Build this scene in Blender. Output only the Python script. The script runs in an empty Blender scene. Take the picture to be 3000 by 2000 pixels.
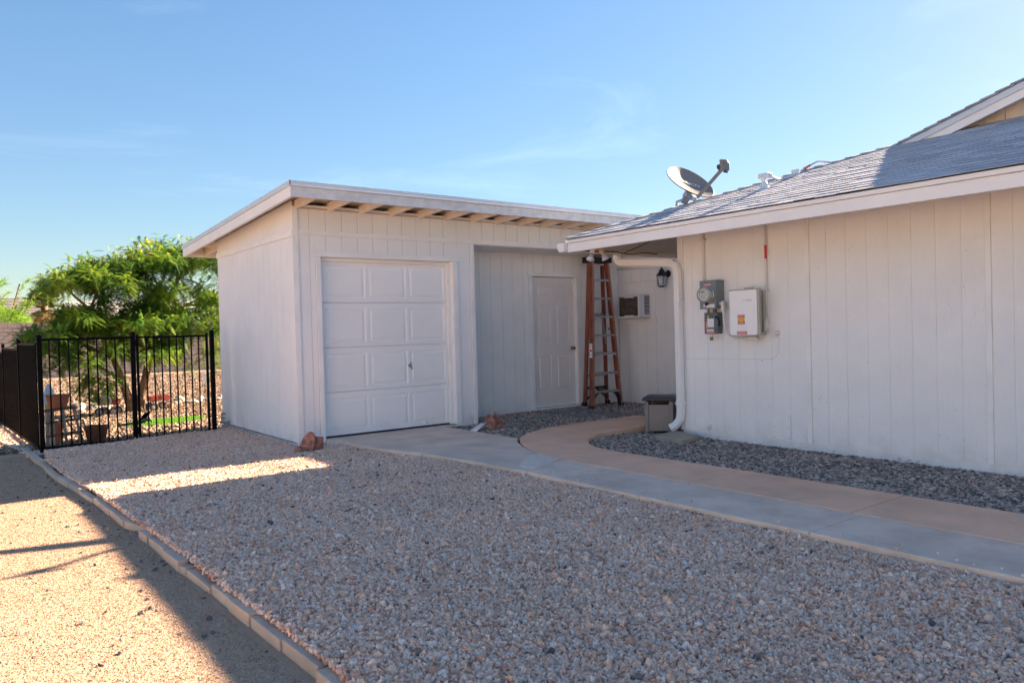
import bpy, math, random
from mathutils import Vector, Matrix
rnd = random.Random(7)
S = bpy.context.scene
C = S.collection
PI = math.pi
# ---------------------------------------------------------------- camera
cd = bpy.data.cameras.new('camera'); cam = bpy.data.objects.new('camera', cd); C.objects.link(cam)
yaw, pit, rol = math.radians(37.2384), math.radians(0.93719), math.radians(-1.53404)
fo = Vector((math.cos(pit)*math.sin(yaw), math.cos(pit)*math.cos(yaw), -math.sin(pit)))
r0 = Vector((math.cos(yaw), -math.sin(yaw), 0)); u0 = r0.cross(fo)
rt = math.cos(rol)*r0 + math.sin(rol)*u0; up = -math.sin(rol)*r0 + math.cos(rol)*u0
m = Matrix((rt, up, -fo)).transposed().to_4x4(); m.translation = Vector((0, 0, 1.23)); cam.matrix_world = m
cd.sensor_width = 36; cd.lens = 2216.24/3000*36; cd.clip_start = .05; cd.clip_end = 2000
cd.dof.use_dof = True; cd.dof.focus_distance = 8.0; cd.dof.aperture_fstop = 5.0
S.camera = cam
# ---------------------------------------------------------------- sky and sun
SUN_EL, SUN_DX, SUN_DY = math.radians(24.9), 1.0, 0.02
SKY_A, SKY_G, SKY_P, SKY_SAT = 1.0, .82, .40, 1.16
W = bpy.data.worlds.new('World'); S.world = W; W.use_nodes = True
nt = W.node_tree; nt.nodes.clear()
N = nt.nodes.new; LK = nt.links.new
out = N('ShaderNodeOutputWorld'); bg = N('ShaderNodeBackground'); bg.inputs[1].default_value = .06
sky = N('ShaderNodeTexSky'); sky.sky_type = 'NISHITA'; sky.sun_disc = False
sky.sun_elevation = SUN_EL; sky.sun_rotation = math.atan2(SUN_DX, SUN_DY)
sky.altitude = 300; sky.air_density = 1.0; sky.dust_density = 0.3; sky.ozone_density = 1.2
tc = N('ShaderNodeTexCoord'); mp = N('ShaderNodeMapping'); mp.inputs['Scale'].default_value = (1.1, 3.4, 9.0)
mp.inputs['Rotation'].default_value = (0, 0, math.radians(28))
no = N('ShaderNodeTexNoise'); no.inputs['Scale'].default_value = 1.3; no.inputs['Detail'].default_value = 9; no.inputs['Roughness'].default_value = .62; no.inputs['Distortion'].default_value = .6
cr = N('ShaderNodeValToRGB'); cr.color_ramp.elements[0].position = .55; cr.color_ramp.elements[0].color = (0, 0, 0, 1); cr.color_ramp.elements[1].position = .86; cr.color_ramp.elements[1].color = (.08, .08, .08, 1)
mx = N('ShaderNodeMix'); mx.data_type = 'RGBA'; mx.inputs[7].default_value = (4.6, 4.9, 5.4, 1)
LK(tc.outputs['Generated'], mp.inputs[0]); LK(mp.outputs[0], no.inputs[0]); LK(no.outputs[0], cr.inputs[0])
# soft shoulder on the sky's own brightness (the photograph is tone-mapped), the same rule in every direction
bwn = N('ShaderNodeRGBToBW'); LK(sky.outputs[0], bwn.inputs[0])
ma = N('ShaderNodeMath'); ma.operation = 'MULTIPLY_ADD'; ma.inputs[1].default_value = SKY_A; ma.inputs[2].default_value = 1; LK(bwn.outputs[0], ma.inputs[0])
dv_ = N('ShaderNodeMath'); dv_.operation = 'DIVIDE'; LK(ma.outputs[0], dv_.inputs[1])
pw = N('ShaderNodeMath'); pw.operation = 'POWER'; LK(bwn.outputs[0], pw.inputs[0]); pw.inputs[1].default_value = SKY_P
gm = N('ShaderNodeMath'); gm.operation = 'MULTIPLY'; LK(pw.outputs[0], gm.inputs[0]); gm.inputs[1].default_value = SKY_G; LK(gm.outputs[0], dv_.inputs[0])
vm = N('ShaderNodeVectorMath'); vm.operation = 'SCALE'; LK(sky.outputs[0], vm.inputs[0]); LK(dv_.outputs[0], vm.inputs['Scale'])
hs = N('ShaderNodeHueSaturation'); hs.inputs['Saturation'].default_value = SKY_SAT; LK(vm.outputs[0], hs.inputs['Color'])
LK(cr.outputs[0], mx.inputs[0]); LK(hs.outputs[0], mx.inputs[6]); LK(mx.outputs[2], bg.inputs[0]); LK(bg.outputs[0], out.inputs[0])
sd = bpy.data.lights.new('sun', 'SUN'); sd.energy = 3.0; sd.angle = math.radians(.5); sd.color = (1, .755, .53)
sun = bpy.data.objects.new('sun', sd); C.objects.link(sun)
sv = Vector((SUN_DX*math.cos(SUN_EL), SUN_DY*math.cos(SUN_EL), math.sin(SUN_EL)))
sun.rotation_euler = sv.to_track_quat('Z', 'Y').to_euler()
S.view_settings.view_transform = 'Standard'; S.view_settings.look = 'None'; S.view_settings.gamma = 1
S.view_settings.use_curve_mapping = False; S.view_settings.exposure = 3.38
S.render.engine = 'CYCLES'
S.cycles.max_bounces = 8; S.cycles.diffuse_bounces = 5; S.cycles.transparent_max_bounces = 12

# ---------------------------------------------------------------- materials
MATS = {}
def mat(name, col, rough=.7, metal=0, var=.12, vs=2.5, bump=0, bs=40, stretch=(1, 1, 1), bump2=0, bs2=200, stretch2=(1, 1, 1), obj=False, col2=None, ramp=None, trans=0, alpha=1, spec=.35, rnd_ramp=None, ior=None, patch=0, dirt=None):
    if name in MATS: return MATS[name]
    M = bpy.data.materials.new(name); M.use_nodes = True; t = M.node_tree; t.nodes.clear()
    n = t.nodes.new; k = t.links.new
    o = n('ShaderNodeOutputMaterial'); p = n('ShaderNodeBsdfPrincipled'); k(p.outputs[0], o.inputs[0])
    p.inputs['Roughness'].default_value = rough; p.inputs['Metallic'].default_value = metal; p.inputs['Specular IOR Level'].default_value = spec
    if obj: src = n('ShaderNodeTexCoord').outputs['Object']
    else: src = n('ShaderNodeNewGeometry').outputs['Position']
    no_ = n('ShaderNodeTexNoise'); no_.inputs['Scale'].default_value = vs; no_.inputs['Detail'].default_value = 6; no_.inputs['Roughness'].default_value = .6
    k(src, no_.inputs[0])
    c2 = col2 or tuple(c*(1-var) for c in col)
    r = n('ShaderNodeValToRGB'); e = r.color_ramp.elements
    if ramp:
        e[0].position, e[0].color = ramp[0][0], (*ramp[0][1], 1); e[1].position, e[1].color = ramp[-1][0], (*ramp[-1][1], 1)
        for q in ramp[1:-1]:
            x = e.new(q[0]); x.color = (*q[1], 1)
    else:
        e[0].position = .36; e[0].color = (*c2, 1); e[1].position = .62; e[1].color = (*(min(1, c*(1+var*.35)) for c in col), 1)
    k(no_.outputs[0], r.inputs[0]); cs = r.outputs[0]
    if rnd_ramp:
        oi = n('ShaderNodeObjectInfo'); rr = n('ShaderNodeValToRGB'); rr.color_ramp.interpolation = 'LINEAR'; e = rr.color_ramp.elements
        e[0].position, e[0].color = rnd_ramp[0][0], (*rnd_ramp[0][1], 1); e[1].position, e[1].color = rnd_ramp[-1][0], (*rnd_ramp[-1][1], 1)
        for q in rnd_ramp[1:-1]:
            x = e.new(q[0]); x.color = (*q[1], 1)
        k(oi.outputs['Random'], rr.inputs[0])
        mm = n('ShaderNodeMix'); mm.data_type = 'RGBA'; mm.blend_type = 'MULTIPLY'; mm.inputs[0].default_value = 1
        k(rr.outputs[0], mm.inputs[6]); k(cs, mm.inputs[7]); cs = mm.outputs[2]
    def mul(a, fac_out, lo, hi, amt):
        r_ = n('ShaderNodeMapRange'); r_.inputs['From Min'].default_value = lo; r_.inputs['From Max'].default_value = hi; r_.inputs['To Min'].default_value = 1-amt; r_.inputs['To Max'].default_value = 1; k(fac_out, r_.inputs['Value'])
        v_ = n('ShaderNodeVectorMath'); v_.operation = 'SCALE'; k(a, v_.inputs[0]); k(r_.outputs[0], v_.inputs['Scale']); return v_.outputs[0]
    if patch:
        pn = n('ShaderNodeTexNoise'); pn.inputs['Scale'].default_value = 1.1; pn.inputs['Detail'].default_value = 5; k(n('ShaderNodeNewGeometry').outputs['Position'], pn.inputs[0])
        cs = mul(cs, pn.outputs[0], .38, .60, patch)
    if dirt:
        gp_ = n('ShaderNodeNewGeometry').outputs['Position']; sx_ = n('ShaderNodeSeparateXYZ'); k(gp_, sx_.inputs[0])
        m1 = n('ShaderNodeMapRange'); m1.inputs['From Min'].default_value = dirt[0]; m1.inputs['From Max'].default_value = dirt[1]; m1.inputs['To Min'].default_value = 1; m1.inputs['To Max'].default_value = 0; k(sx_.outputs[2], m1.inputs['Value'])
        dn_ = n('ShaderNodeTexNoise'); dn_.inputs['Scale'].default_value = 5; dn_.inputs['Detail'].default_value = 8; dn_.inputs['Roughness'].default_value = .7; k(gp_, dn_.inputs[0])
        m2 = n('ShaderNodeMapRange'); m2.inputs['From Min'].default_value = .42; m2.inputs['From Max'].default_value = .70; k(dn_.outputs[0], m2.inputs['Value'])
        m3 = n('ShaderNodeMath'); m3.operation = 'MULTIPLY'; k(m1.outputs[0], m3.inputs[0]); k(m2.outputs[0], m3.inputs[1])
        m4 = n('ShaderNodeMath'); m4.operation = 'MULTIPLY'; m4.inputs[1].default_value = dirt[2]; k(m3.outputs[0], m4.inputs[0])
        mm2 = n('ShaderNodeMix'); mm2.data_type = 'RGBA'; mm2.inputs[7].default_value = (.42, .31, .22, 1); k(m4.outputs[0], mm2.inputs[0]); k(cs, mm2.inputs[6]); cs = mm2.outputs[2]
    k(cs, p.inputs['Base Color'])
    last = None
    for (bb, sc, st, dist) in ((bump, bs, stretch, .01), (bump2, bs2, stretch2, .004)):
        if bb:
            mpn = n('ShaderNodeMapping'); mpn.inputs['Scale'].default_value = st; k(src, mpn.inputs[0])
            b = n('ShaderNodeTexNoise'); b.inputs['Scale'].default_value = sc; b.inputs['Detail'].default_value = 5; k(mpn.outputs[0], b.inputs[0])
            bn = n('ShaderNodeBump'); bn.inputs['Strength'].default_value = bb; bn.inputs['Distance'].default_value = dist
            k(b.outputs[0], bn.inputs['Height'])
            if last: k(last, bn.inputs['Normal'])
            last = bn.outputs[0]
    if last: k(last, p.inputs['Normal'])
    if alpha < 1:
        p.inputs['Transmission Weight'].default_value = 1-alpha
        if ior: p.inputs['IOR'].default_value = ior
    if trans:
        tr = n('ShaderNodeBsdfTranslucent'); k(cs, tr.inputs[0]); ms = n('ShaderNodeMixShader'); ms.inputs[0].default_value = trans
        k(p.outputs[0], ms.inputs[1]); k(tr.outputs[0], ms.inputs[2]); k(ms.outputs[0], o.inputs[0])
    MATS[name] = M; return M

PAINT = (.86, .865, .875)
m_backh = mat('painted_sheathing_house', (.80, .75, .71), .8, var=.03)
m_side = mat('painted_siding', PAINT, .62, dirt=(0, .22, .28), var=.035, vs=2.2, bump=.4, bs=22, stretch=(5, 5, .5), bump2=.5, bs2=14, stretch2=(1.5, 1.5, 14))
m_sideh = mat('painted_siding_recess', (.78, .785, .80), .66, var=.05, vs=1.6, bump=.34, bs=22, stretch=(5, 5, .5), bump2=.5, bs2=14, stretch2=(1.5, 1.5, 14))
m_back = mat('painted_sheathing', (.60, .52, .46), .8, var=.1)
m_trim = mat('painted_trim', (.87, .87, .87), .55, var=.06, vs=3, bump=.2, bs=12, stretch=(3, 3, 3))
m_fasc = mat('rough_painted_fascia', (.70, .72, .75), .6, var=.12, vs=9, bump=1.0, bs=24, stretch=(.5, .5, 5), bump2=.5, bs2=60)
m_fasc2 = mat('smooth_painted_fascia', (.87, .865, .86), .5, var=.04, bump=.15, bs=30, stretch=(1, .4, 5))
m_raft = mat('painted_rafter', (.80, .72, .62), .7, var=.1, vs=5, bump=.3, bs=30, stretch=(4, .6, 4))
m_deck = mat('old_roof_deck', (.42, .36, .29), .85, var=.35, vs=6)
m_found = mat('painted_foundation', (.86, .86, .87), .8, dirt=(-.1, .05, .4), var=.07, vs=8, bump=.8, bs=45)
m_door = mat('garage_door_paint', (.88, .885, .89), .38, dirt=(0, .25, .22), var=.02, vs=2, bump=.12, bs=30, stretch=(1, 1, 6), spec=.5)
m_pdoor = mat('entry_door_paint', (.80, .765, .75), .45, var=.03, bump=.1, bs=40, stretch=(4, 4, .5))
m_drip = mat('drip_edge_metal', (.62, .66, .72), .4, .2, var=.05)
m_roofdark = mat('rolled_roofing', (.17, .16, .17), .9, var=.2, vs=20, bump=.3, bs=300)
SH = (.30, .315, .35)
m_shing = mat('asphalt_shingle', (.9, .9, .9), .82, var=.25, vs=140, bump=.5, bs=350, rnd_ramp=[(0, (.38, .42, .49)), (.35, (.45, .49, .56)), (.7, (.51, .55, .62)), (1, (.58, .61, .68))], obj=False, spec=.5)
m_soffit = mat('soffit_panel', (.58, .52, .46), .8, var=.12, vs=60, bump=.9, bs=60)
m_black = mat('black_fence_paint', (.004, .004, .005), .6, var=.1, spec=.08)
m_mesh = mat('thin_black_wire', (.02, .02, .02), .5)
m_conc = mat('grey_concrete', (.78, .61, .49), .88, patch=.10, var=.2, vs=3.2, bump=.3, bs=140, bump2=.14, bs2=8, col2=(.69, .53, .42))
m_pink = mat('pink_concrete', (.90, .56, .38), .86, patch=.10, var=.12, vs=2.4, bump=.25, bs=150, bump2=.12, bs2=8, col2=(.80, .50, .345))
m_agg = mat('exposed_aggregate', (.5, .5, .5), .85, vs=85, ramp=[(.34, (.22, .17, .15)), (.42, (.78, .64, .54)), (.6, (.92, .78, .68)), (.7, (.60, .44, .36))], bump=1, bs=90)
m_curb = mat('curb_block', (.66, .54, .44), .9, var=.12, vs=4, bump=.6, bs=120, rnd_ramp=[(0, (.78, .76, .74)), (.5, (.95, .93, .92)), (1, (1, .9, .8))])
m_curb2 = mat('fence_curb', (.58, .43, .37), .9, var=.12, vs=4, bump=.6, bs=120)
m_sand = mat('packed_sand', (.60, .46, .32), .95, vs=150, ramp=[(.3, (.34, .235, .16)), (.45, (.47, .325, .225)), (.6, (.54, .375, .265)), (.75, (.62, .46, .34))], bump=.9, bs=130, bump2=.4, bs2=25)
m_dirt = mat('gravel_base', (.62, .42, .29), .95, vs=60, var=.4, bump=1, bs=90)
m_dirtd = mat('dark_gravel_base', (.15, .14, .14), .95, vs=60, var=.5, bump=1, bs=90)
m_yard = mat('yard_gravel_base', (.5, .4, .3), .95, vs=42, ramp=[(.3, (.07, .05, .04)), (.42, (.20, .14, .095)), (.55, (.32, .225, .15)), (.7, (.42, .32, .24))], bump=1, bs=40, bump2=.5, bs2=150)
ONE = (1, 1, 1)
m_peb = mat('tan_gravel', ONE, .85, patch=.07, var=.22, vs=90, bump=.4, bs=160, rnd_ramp=[(0, (.26, .20, .18)), (.05, (.60, .35, .26)), (.20, (.87, .52, .36)), (.42, (.96, .635, .45)), (.6, (.97, .69, .52)), (.78, (.95, .74, .61)), (.92, (.98, .83, .73)), (1, (.70, .37, .26))])
m_pebyard = mat('yard_stone', ONE, .85, var=.22, vs=60, rnd_ramp=[(0, (.08, .06, .05)), (.3, (.22, .15, .10)), (.6, (.36, .25, .17)), (.85, (.46, .34, .25)), (1, (.58, .48, .38))])
m_pebd = mat('river_pebble', ONE, .6, patch=.1, var=.2, vs=60, bump=.2, bs=120, rnd_ramp=[(0, (.09, .085, .09)), (.3, (.24, .205, .19)), (.55, (.40, .33, .29)), (.72, (.54, .42, .34)), (.86, (.66, .52, .41)), (.95, (.80, .68, .57)), (1, (.54, .32, .24))])
m_grain = mat('sand_grain', ONE, .9, var=.1, vs=90, rnd_ramp=[(0, (.22, .15, .11)), (.3, (.46, .31, .21)), (.7, (.56, .395, .28)), (1, (.70, .54, .41))])
m_dpeb = mat('dark_pebble', ONE, .8, var=.2, vs=60, rnd_ramp=[(0, (.09, .09, .1)), (.7, (.16, .15, .15)), (1, (.36, .28, .24))])
m_red = mat('red_flagstone', (.38, .18, .14), .9, var=.5, vs=16, bump=1.0, bs=16, stretch=(1, 1, 3), bump2=.8, bs2=120)
m_pave = mat('grey_paver', (.24, .225, .215), .9, var=.15, bump=.6, bs=90)
m_pad = mat('splash_pad_concrete', (.42, .37, .30), .9, var=.15, bump=.7, bs=100)
m_terra = mat('terracotta', (.44, .17, .09), .8, var=.2, vs=5, bump=.15, bs=60)
m_terra2 = mat('bright_terracotta', (.62, .20, .08), .7, var=.15, vs=5)
m_oldwood = mat('weathered_wood', (.36, .31, .27), .85, var=.3, vs=8, bump=.6, bs=30, stretch=(4, 4, .6))
m_brownw = mat('brown_plank', (.22, .11, .07), .75, var=.3, vs=8, bump=.3, bs=30)
m_ora = mat('orange_fibreglass', (.27, .09, .055), .5, var=.2, vs=3, bump=.1, bs=60, stretch=(4, 4, .4))
m_ora2 = mat('faded_fibreglass', (.40, .20, .15), .65, var=.2, vs=4)
m_alu = mat('dull_aluminium', (.42, .43, .45), .45, .7, var=.2, vs=12)
m_rub = mat('black_rubber', (.018, .018, .02), .6)
m_grey = mat('grey_enclosure_paint', (.20, .24, .27), .42, .1, var=.06, vs=6)
m_grey2 = mat('dark_grey_enclosure_paint', (.115, .145, .175), .42, .1, var=.06, vs=6)
m_steel = mat('bright_steel', (.6, .6, .6), .25, .9)
m_pvc = mat('painted_pvc', (.74, .715, .69), .45, var=.04)
m_enc = mat('enclosure_plastic', (.42, .42, .37), .5, var=.05)
m_encf = mat('enclosure_cover', (.88, .885, .89), .35, var=.02, spec=.5)
m_lab = mat('white_label', (.85, .85, .85), .5, var=.01)
m_labr = mat('red_label', (.62, .02, .05), .45, var=.02)
m_laby = mat('yellow_label', (.85, .62, .03), .45, var=.02)
m_labk = mat('black_label', (.03, .03, .03), .45)
m_ink = mat('grey_print', (.12, .14, .2), .5)
m_inkb = mat('pale_grey_blue_print', (.42, .47, .56), .5)
m_white = mat('white_print', (.9, .9, .9), .5, var=.01)
m_glass = mat('meter_glass', (.9, .92, .92), .03, alpha=.05, var=0, spec=.5, ior=1.3)
m_lglass = mat('lantern_glass', (.75, .78, .8), .12, alpha=.25, var=0, ior=1.2)
m_dial = mat('meter_dial', (.88, .88, .87), .5, var=.02)
m_lcd = mat('meter_display', (.32, .37, .31), .3)
m_blue = mat('blue_seal', (.03, .04, .4), .4)
m_brass = mat('old_brass', (.22, .17, .11), .5, .6)
m_dish = mat('dish_grey', (.20, .19, .185), .45, var=.03)
m_dishb = mat('dish_dark_rim', (.06, .065, .08), .5)
m_hose = mat('taupe_plastic', (.25, .21, .19), .5, var=.06, vs=4)
m_lid = mat('brown_plastic_lid', (.075, .065, .07), .4, var=.06)
m_dark = mat('dark_interior', (.012, .011, .011), .8)
m_coil = mat('garden_hose', (.11, .10, .085), .5)
m_acw = mat('ac_casing', (.70, .71, .74), .4, var=.04)
m_acf = mat('ac_fins', (.17, .15, .14), .6, var=.3, vs=30)
m_bulb = mat('bulb_reflector', (.62, .66, .78), .22, .1, spec=.6)
m_sock = mat('lamp_socket', (.80, .74, .64), .5)
m_lant = mat('lantern_black', (.025, .024, .024), .35, .3)
m_cable = mat('black_cable', (.012, .012, .012), .6)
m_rust = mat('rusty_stain', (.30, .16, .09), .9)
m_wagon = mat('faded_red_paint', (.30, .055, .05), .5, var=.25, vs=9)
m_tyre = mat('tyre_rubber', (.03, .03, .03), .7)
m_rim = mat('pale_rim', (.55, .5, .46), .6)
m_green = mat('dark_green_metal', (.018, .045, .045), .45, .3, var=.3, vs=20)
m_turf = mat('artificial_turf', (.10, .36, .02), .9, var=.2, vs=60, bump=1, bs=300)
m_blade = mat('turf_blade', (.15, .36, .03), .7, var=.2, vs=9, trans=.3)
m_tborder = mat('turf_border', (.46, .31, .25), .9)
m_rock = mat('boulder', (.46, .41, .37), .9, var=.3, vs=4, bump=.8, bs=12)
m_bark = mat('tree_bark', (.21, .135, .085), .9, var=.4, vs=9, bump=1, bs=26, stretch=(2, 2, .6))
m_leaf = mat('feathery_leaf', (.08, .2, .02), .55, vs=1.7, ramp=[(.3, (.04, .12, .03)), (.44, (.085, .195, .03)), (.56, (.18, .30, .03)), (.70, (.36, .41, .04))], trans=.55)
m_flow = mat('yellow_blossom', (.62, .42, .03), .6, trans=.3)
m_palm = mat('palm_leaf', (.12, .16, .03), .5, vs=2.5, ramp=[(.3, (.05, .085, .025)), (.5, (.11, .15, .03)), (.7, (.26, .22, .07))], trans=.25)
m_palmd = mat('dead_palm_leaf', (.40, .25, .10), .8, var=.3, vs=5, trans=.2)
m_shrub = mat('palo_verde_leaf', (.2, .4, .03), .6, vs=3, ramp=[(.3, (.08, .2, .02)), (.6, (.24, .44, .03)), (.75, (.34, .52, .05))], trans=.4)
m_block = mat('slump_block', (.56, .47, .40), .92, var=.15, vs=6, rnd_ramp=None)
m_mort = mat('wall_mortar', (.20, .17, .155), .95)
m_nroof = mat('far_roof_shingle', (.22, .20, .20), .9, var=.2, vs=3)
m_nwall = mat('far_wall_stucco', (.62, .55, .48), .9)
m_leafd = mat('dry_leaf', (.35, .2, .07), .8, var=.4, vs=30)

# ---------------------------------------------------------------- mesh builder
class MB:
    def __init__(s): s.v = []; s.f = []
    def add(s, vs, fs):
        b = len(s.v); s.v += [tuple(v) for v in vs]; s.f += [tuple(b+i for i in f) for f in fs]; return s
    def box(s, x0, x1, y0, y1, z0, z1):
        return s.add([(x0, y0, z0), (x1, y0, z0), (x1, y1, z0), (x0, y1, z0), (x0, y0, z1), (x1, y0, z1), (x1, y1, z1), (x0, y1, z1)],
                     [(0, 3, 2, 1), (4, 5, 6, 7), (0, 1, 5, 4), (1, 2, 6, 5), (2, 3, 7, 6), (3, 0, 4, 7)])
    def bar(s, p, q, w, h, upv=(0, 0, 1)):
        p = Vector(p); q = Vector(q); d = (q-p).normalized(); u = Vector(upv); sd = d.cross(u)
        if sd.length < 1e-5: sd = d.cross(Vector((1, 0, 0)))
        sd.normalize(); u = sd.cross(d).normalized(); a = sd*w/2; b = u*h/2
        vs = [c+e for c in (p, q) for e in (-a-b, a-b, a+b, -a+b)]
        return s.add(vs, [(0, 1, 2, 3), (7, 6, 5, 4), (0, 4, 5, 1), (1, 5, 6, 2), (2, 6, 7, 3), (3, 7, 4, 0)])
    def prism(s, poly, z0, z1):
        n = len(poly)
        g = lambda z, p: z(p[0], p[1]) if callable(z) else z
        vs = [(x, y, g(z0, (x, y))) for x, y in poly] + [(x, y, g(z1, (x, y))) for x, y in poly]
        return s.add(vs, [tuple(range(n-1, -1, -1)), tuple(range(n, 2*n))] + [(i, (i+1) % n, n+(i+1) % n, n+i) for i in range(n)])
    def ext(s, poly, d):
        """polygon of 3d points thickened by vector d"""
        n = len(poly); d = Vector(d); vs = [Vector(p) for p in poly]; vs += [v+d for v in vs]
        return s.add(vs, [tuple(range(n-1, -1, -1)), tuple(range(n, 2*n))] + [(i, (i+1) % n, n+(i+1) % n, n+i) for i in range(n)])
    def sweep(s, pts, prof, upv=(0, 0, 1), cap=True, radii=None, closed=False):
        """prof: list of (a,b) in side/up frame"""
        pts = [Vector(p) for p in pts]; n = len(pts); k = len(prof); vs = []
        last = None
        for i, p in enumerate(pts):
            if closed: d = pts[(i+1) % n]-pts[i-1]
            else: d = (pts[min(i+1, n-1)]-pts[max(i-1, 0)])
            d.normalize(); u = Vector(upv) if last is None else last
            sd = d.cross(u)
            if sd.length < 1e-4: sd = d.cross(Vector((1, .01, 0)))
            sd.normalize(); uu = sd.cross(d).normalized(); last = uu
            r = radii[i] if radii else 1
            vs += [p+sd*a*r+uu*b*r for a, b in prof]
        fs = []
        for i in range(n if closed else n-1):
            i2 = (i+1) % n
            for j in range(k): fs.append((i*k+j, i*k+(j+1) % k, i2*k+(j+1) % k, i2*k+j))
        if cap and not closed: fs += [tuple(range(k-1, -1, -1)), tuple((n-1)*k+j for j in range(k))]
        return s.add(vs, fs)
    def tube(s, pts, r, n=8, cap=True, closed=False):
        rr = r if isinstance(r, (list, tuple)) else None
        pr = [((1 if rr else r)*math.cos(2*PI*j/n), (1 if rr else r)*math.sin(2*PI*j/n)) for j in range(n)]
        return s.sweep(pts, pr, cap=cap, radii=rr, closed=closed)
    def lathe(s, prof, c, ax=(0, 0, 1), n=20):
        """prof: (radius, height) list"""
        c = Vector(c); a = Vector(ax).normalized(); x = a.cross(Vector((0, 0, 1)))
        if x.length < 1e-4: x = Vector((1, 0, 0))
        x.normalize(); y = a.cross(x); k = len(prof)
        vs = [c+a*h+(x*math.cos(2*PI*j/n)+y*math.sin(2*PI*j/n))*r for j in range(n) for r, h in prof]
        fs = [(j*k+i, ((j+1) % n)*k+i, ((j+1) % n)*k+i+1, j*k+i+1) for j in range(n) for i in range(k-1)]
        return s.add(vs, fs)
    def rock(s, c, sx, sy, sz, seed, n=2, rot=0):
        r = random.Random(seed); import bmesh
        bm = bmesh.new(); bmesh.ops.create_icosphere(bm, subdivisions=n, radius=1)
        from mathutils import noise
        o = Vector((r.random()*50, r.random()*50, r.random()*50)); vs = []
        cr_, sr_ = math.cos(rot), math.sin(rot)
        for v in bm.verts:
            p = v.co.copy(); p *= 1+.45*noise.noise(p*1.1+o)+.12*noise.noise(p*3+o)
            x, y = p.x*sx, p.y*sy
            vs.append((c[0]+x*cr_-y*sr_, c[1]+x*sr_+y*cr_, c[2]+p.z*sz))
        fs = [tuple(v.index for v in f.verts) for f in bm.faces]; bm.free(); return s.add(vs, fs)
    def build(s, name, m, parent=None, smooth=False, bevel=0, seg=2, org=None, **tags):
        me = bpy.data.meshes.new(name)
        vs = s.v
        if org is not None: vs = [(x-org[0], y-org[1], z-org[2]) for x, y, z in vs]
        me.from_pydata(vs, [], s.f); me.materials.append(m)
        if smooth:
            me.polygons.foreach_set('use_smooth', [True]*len(me.polygons))
        o = bpy.data.objects.new(name, me); C.objects.link(o)
        if org is not None: o.location = org
        if smooth == 'auto':
            md = o.modifiers.new('edges', 'EDGE_SPLIT'); md.split_angle = math.radians(38)
        if bevel:
            md = o.modifiers.new('bevel', 'BEVEL'); md.width = bevel; md.segments = seg; md.limit_method = 'ANGLE'
        if parent is not None: adopt(o, parent)
        for k_, v_ in tags.items(): o[k_] = v_
        return o
WM = {}
def wmat(o): return WM.get(o.name, Matrix.Identity(4))
def adopt(o, parent):
    o.parent = parent
    o.matrix_parent_inverse = Matrix.Translation(-Vector(WM.get(parent.name, (0, 0, 0))))
def thing(name, loc, label, cat, group=None, rz=0):
    e = bpy.data.objects.new(name, None); C.objects.link(e); e.location = loc; e.empty_display_size = .1
    WM[e.name] = Vector(loc); e['label'] = label; e['category'] = cat
    if group: e['group'] = group
    return e
def tag(o, label=None, cat=None, group=None, kind=None):
    if label: o['label'] = label
    if cat: o['category'] = cat
    if group: o['group'] = group
    if kind: o['kind'] = kind
    return o
def part(name, m, parent, **k):
    """shorthand: single box part;  box=(x0,x1,y0,y1,z0,z1)"""
    b = MB(); bx = k.pop('box'); b.box(*bx); return b.build(name, m, parent, **k)
def text(s, size, org, xd, ud, m, name, parent, align='CENTER', ex=.0006, sx=1):
    cu = bpy.data.curves.new(name, 'FONT'); cu.body = s; cu.size = size; cu.align_x = align; cu.align_y = 'CENTER'; cu.extrude = ex; cu.resolution_u = 3
    t = bpy.data.objects.new(name, cu); C.objects.link(t)
    bpy.context.view_layer.update(); dg = bpy.context.evaluated_depsgraph_get()
    me = bpy.data.meshes.new_from_object(t.evaluated_get(dg)); bpy.data.objects.remove(t)
    xd = Vector(xd).normalized(); ud = Vector(ud).normalized(); nd = xd.cross(ud)
    o_ = Vector(org)
    for v in me.vertices: v.co = o_+xd*v.co.x*sx+ud*v.co.y+nd*v.co.z
    me.materials.clear(); me.materials.append(m)
    o = bpy.data.objects.new(name, me); C.objects.link(o)
    if parent: adopt(o, parent)
    return o
def crom(P, n=6):
    P = [Vector(p) for p in P]; o = []
    for i in range(len(P)-1):
        a = P[max(i-1, 0)]; b = P[i]; c = P[i+1]; d = P[min(i+2, len(P)-1)]
        for j in range(n):
            t = j/n; o.append(.5*((2*b)+(c-a)*t+(2*a-5*b+4*c-d)*t*t+(3*b-a-3*c+d)*t**3))
    o.append(P[-1]); return o

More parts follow.
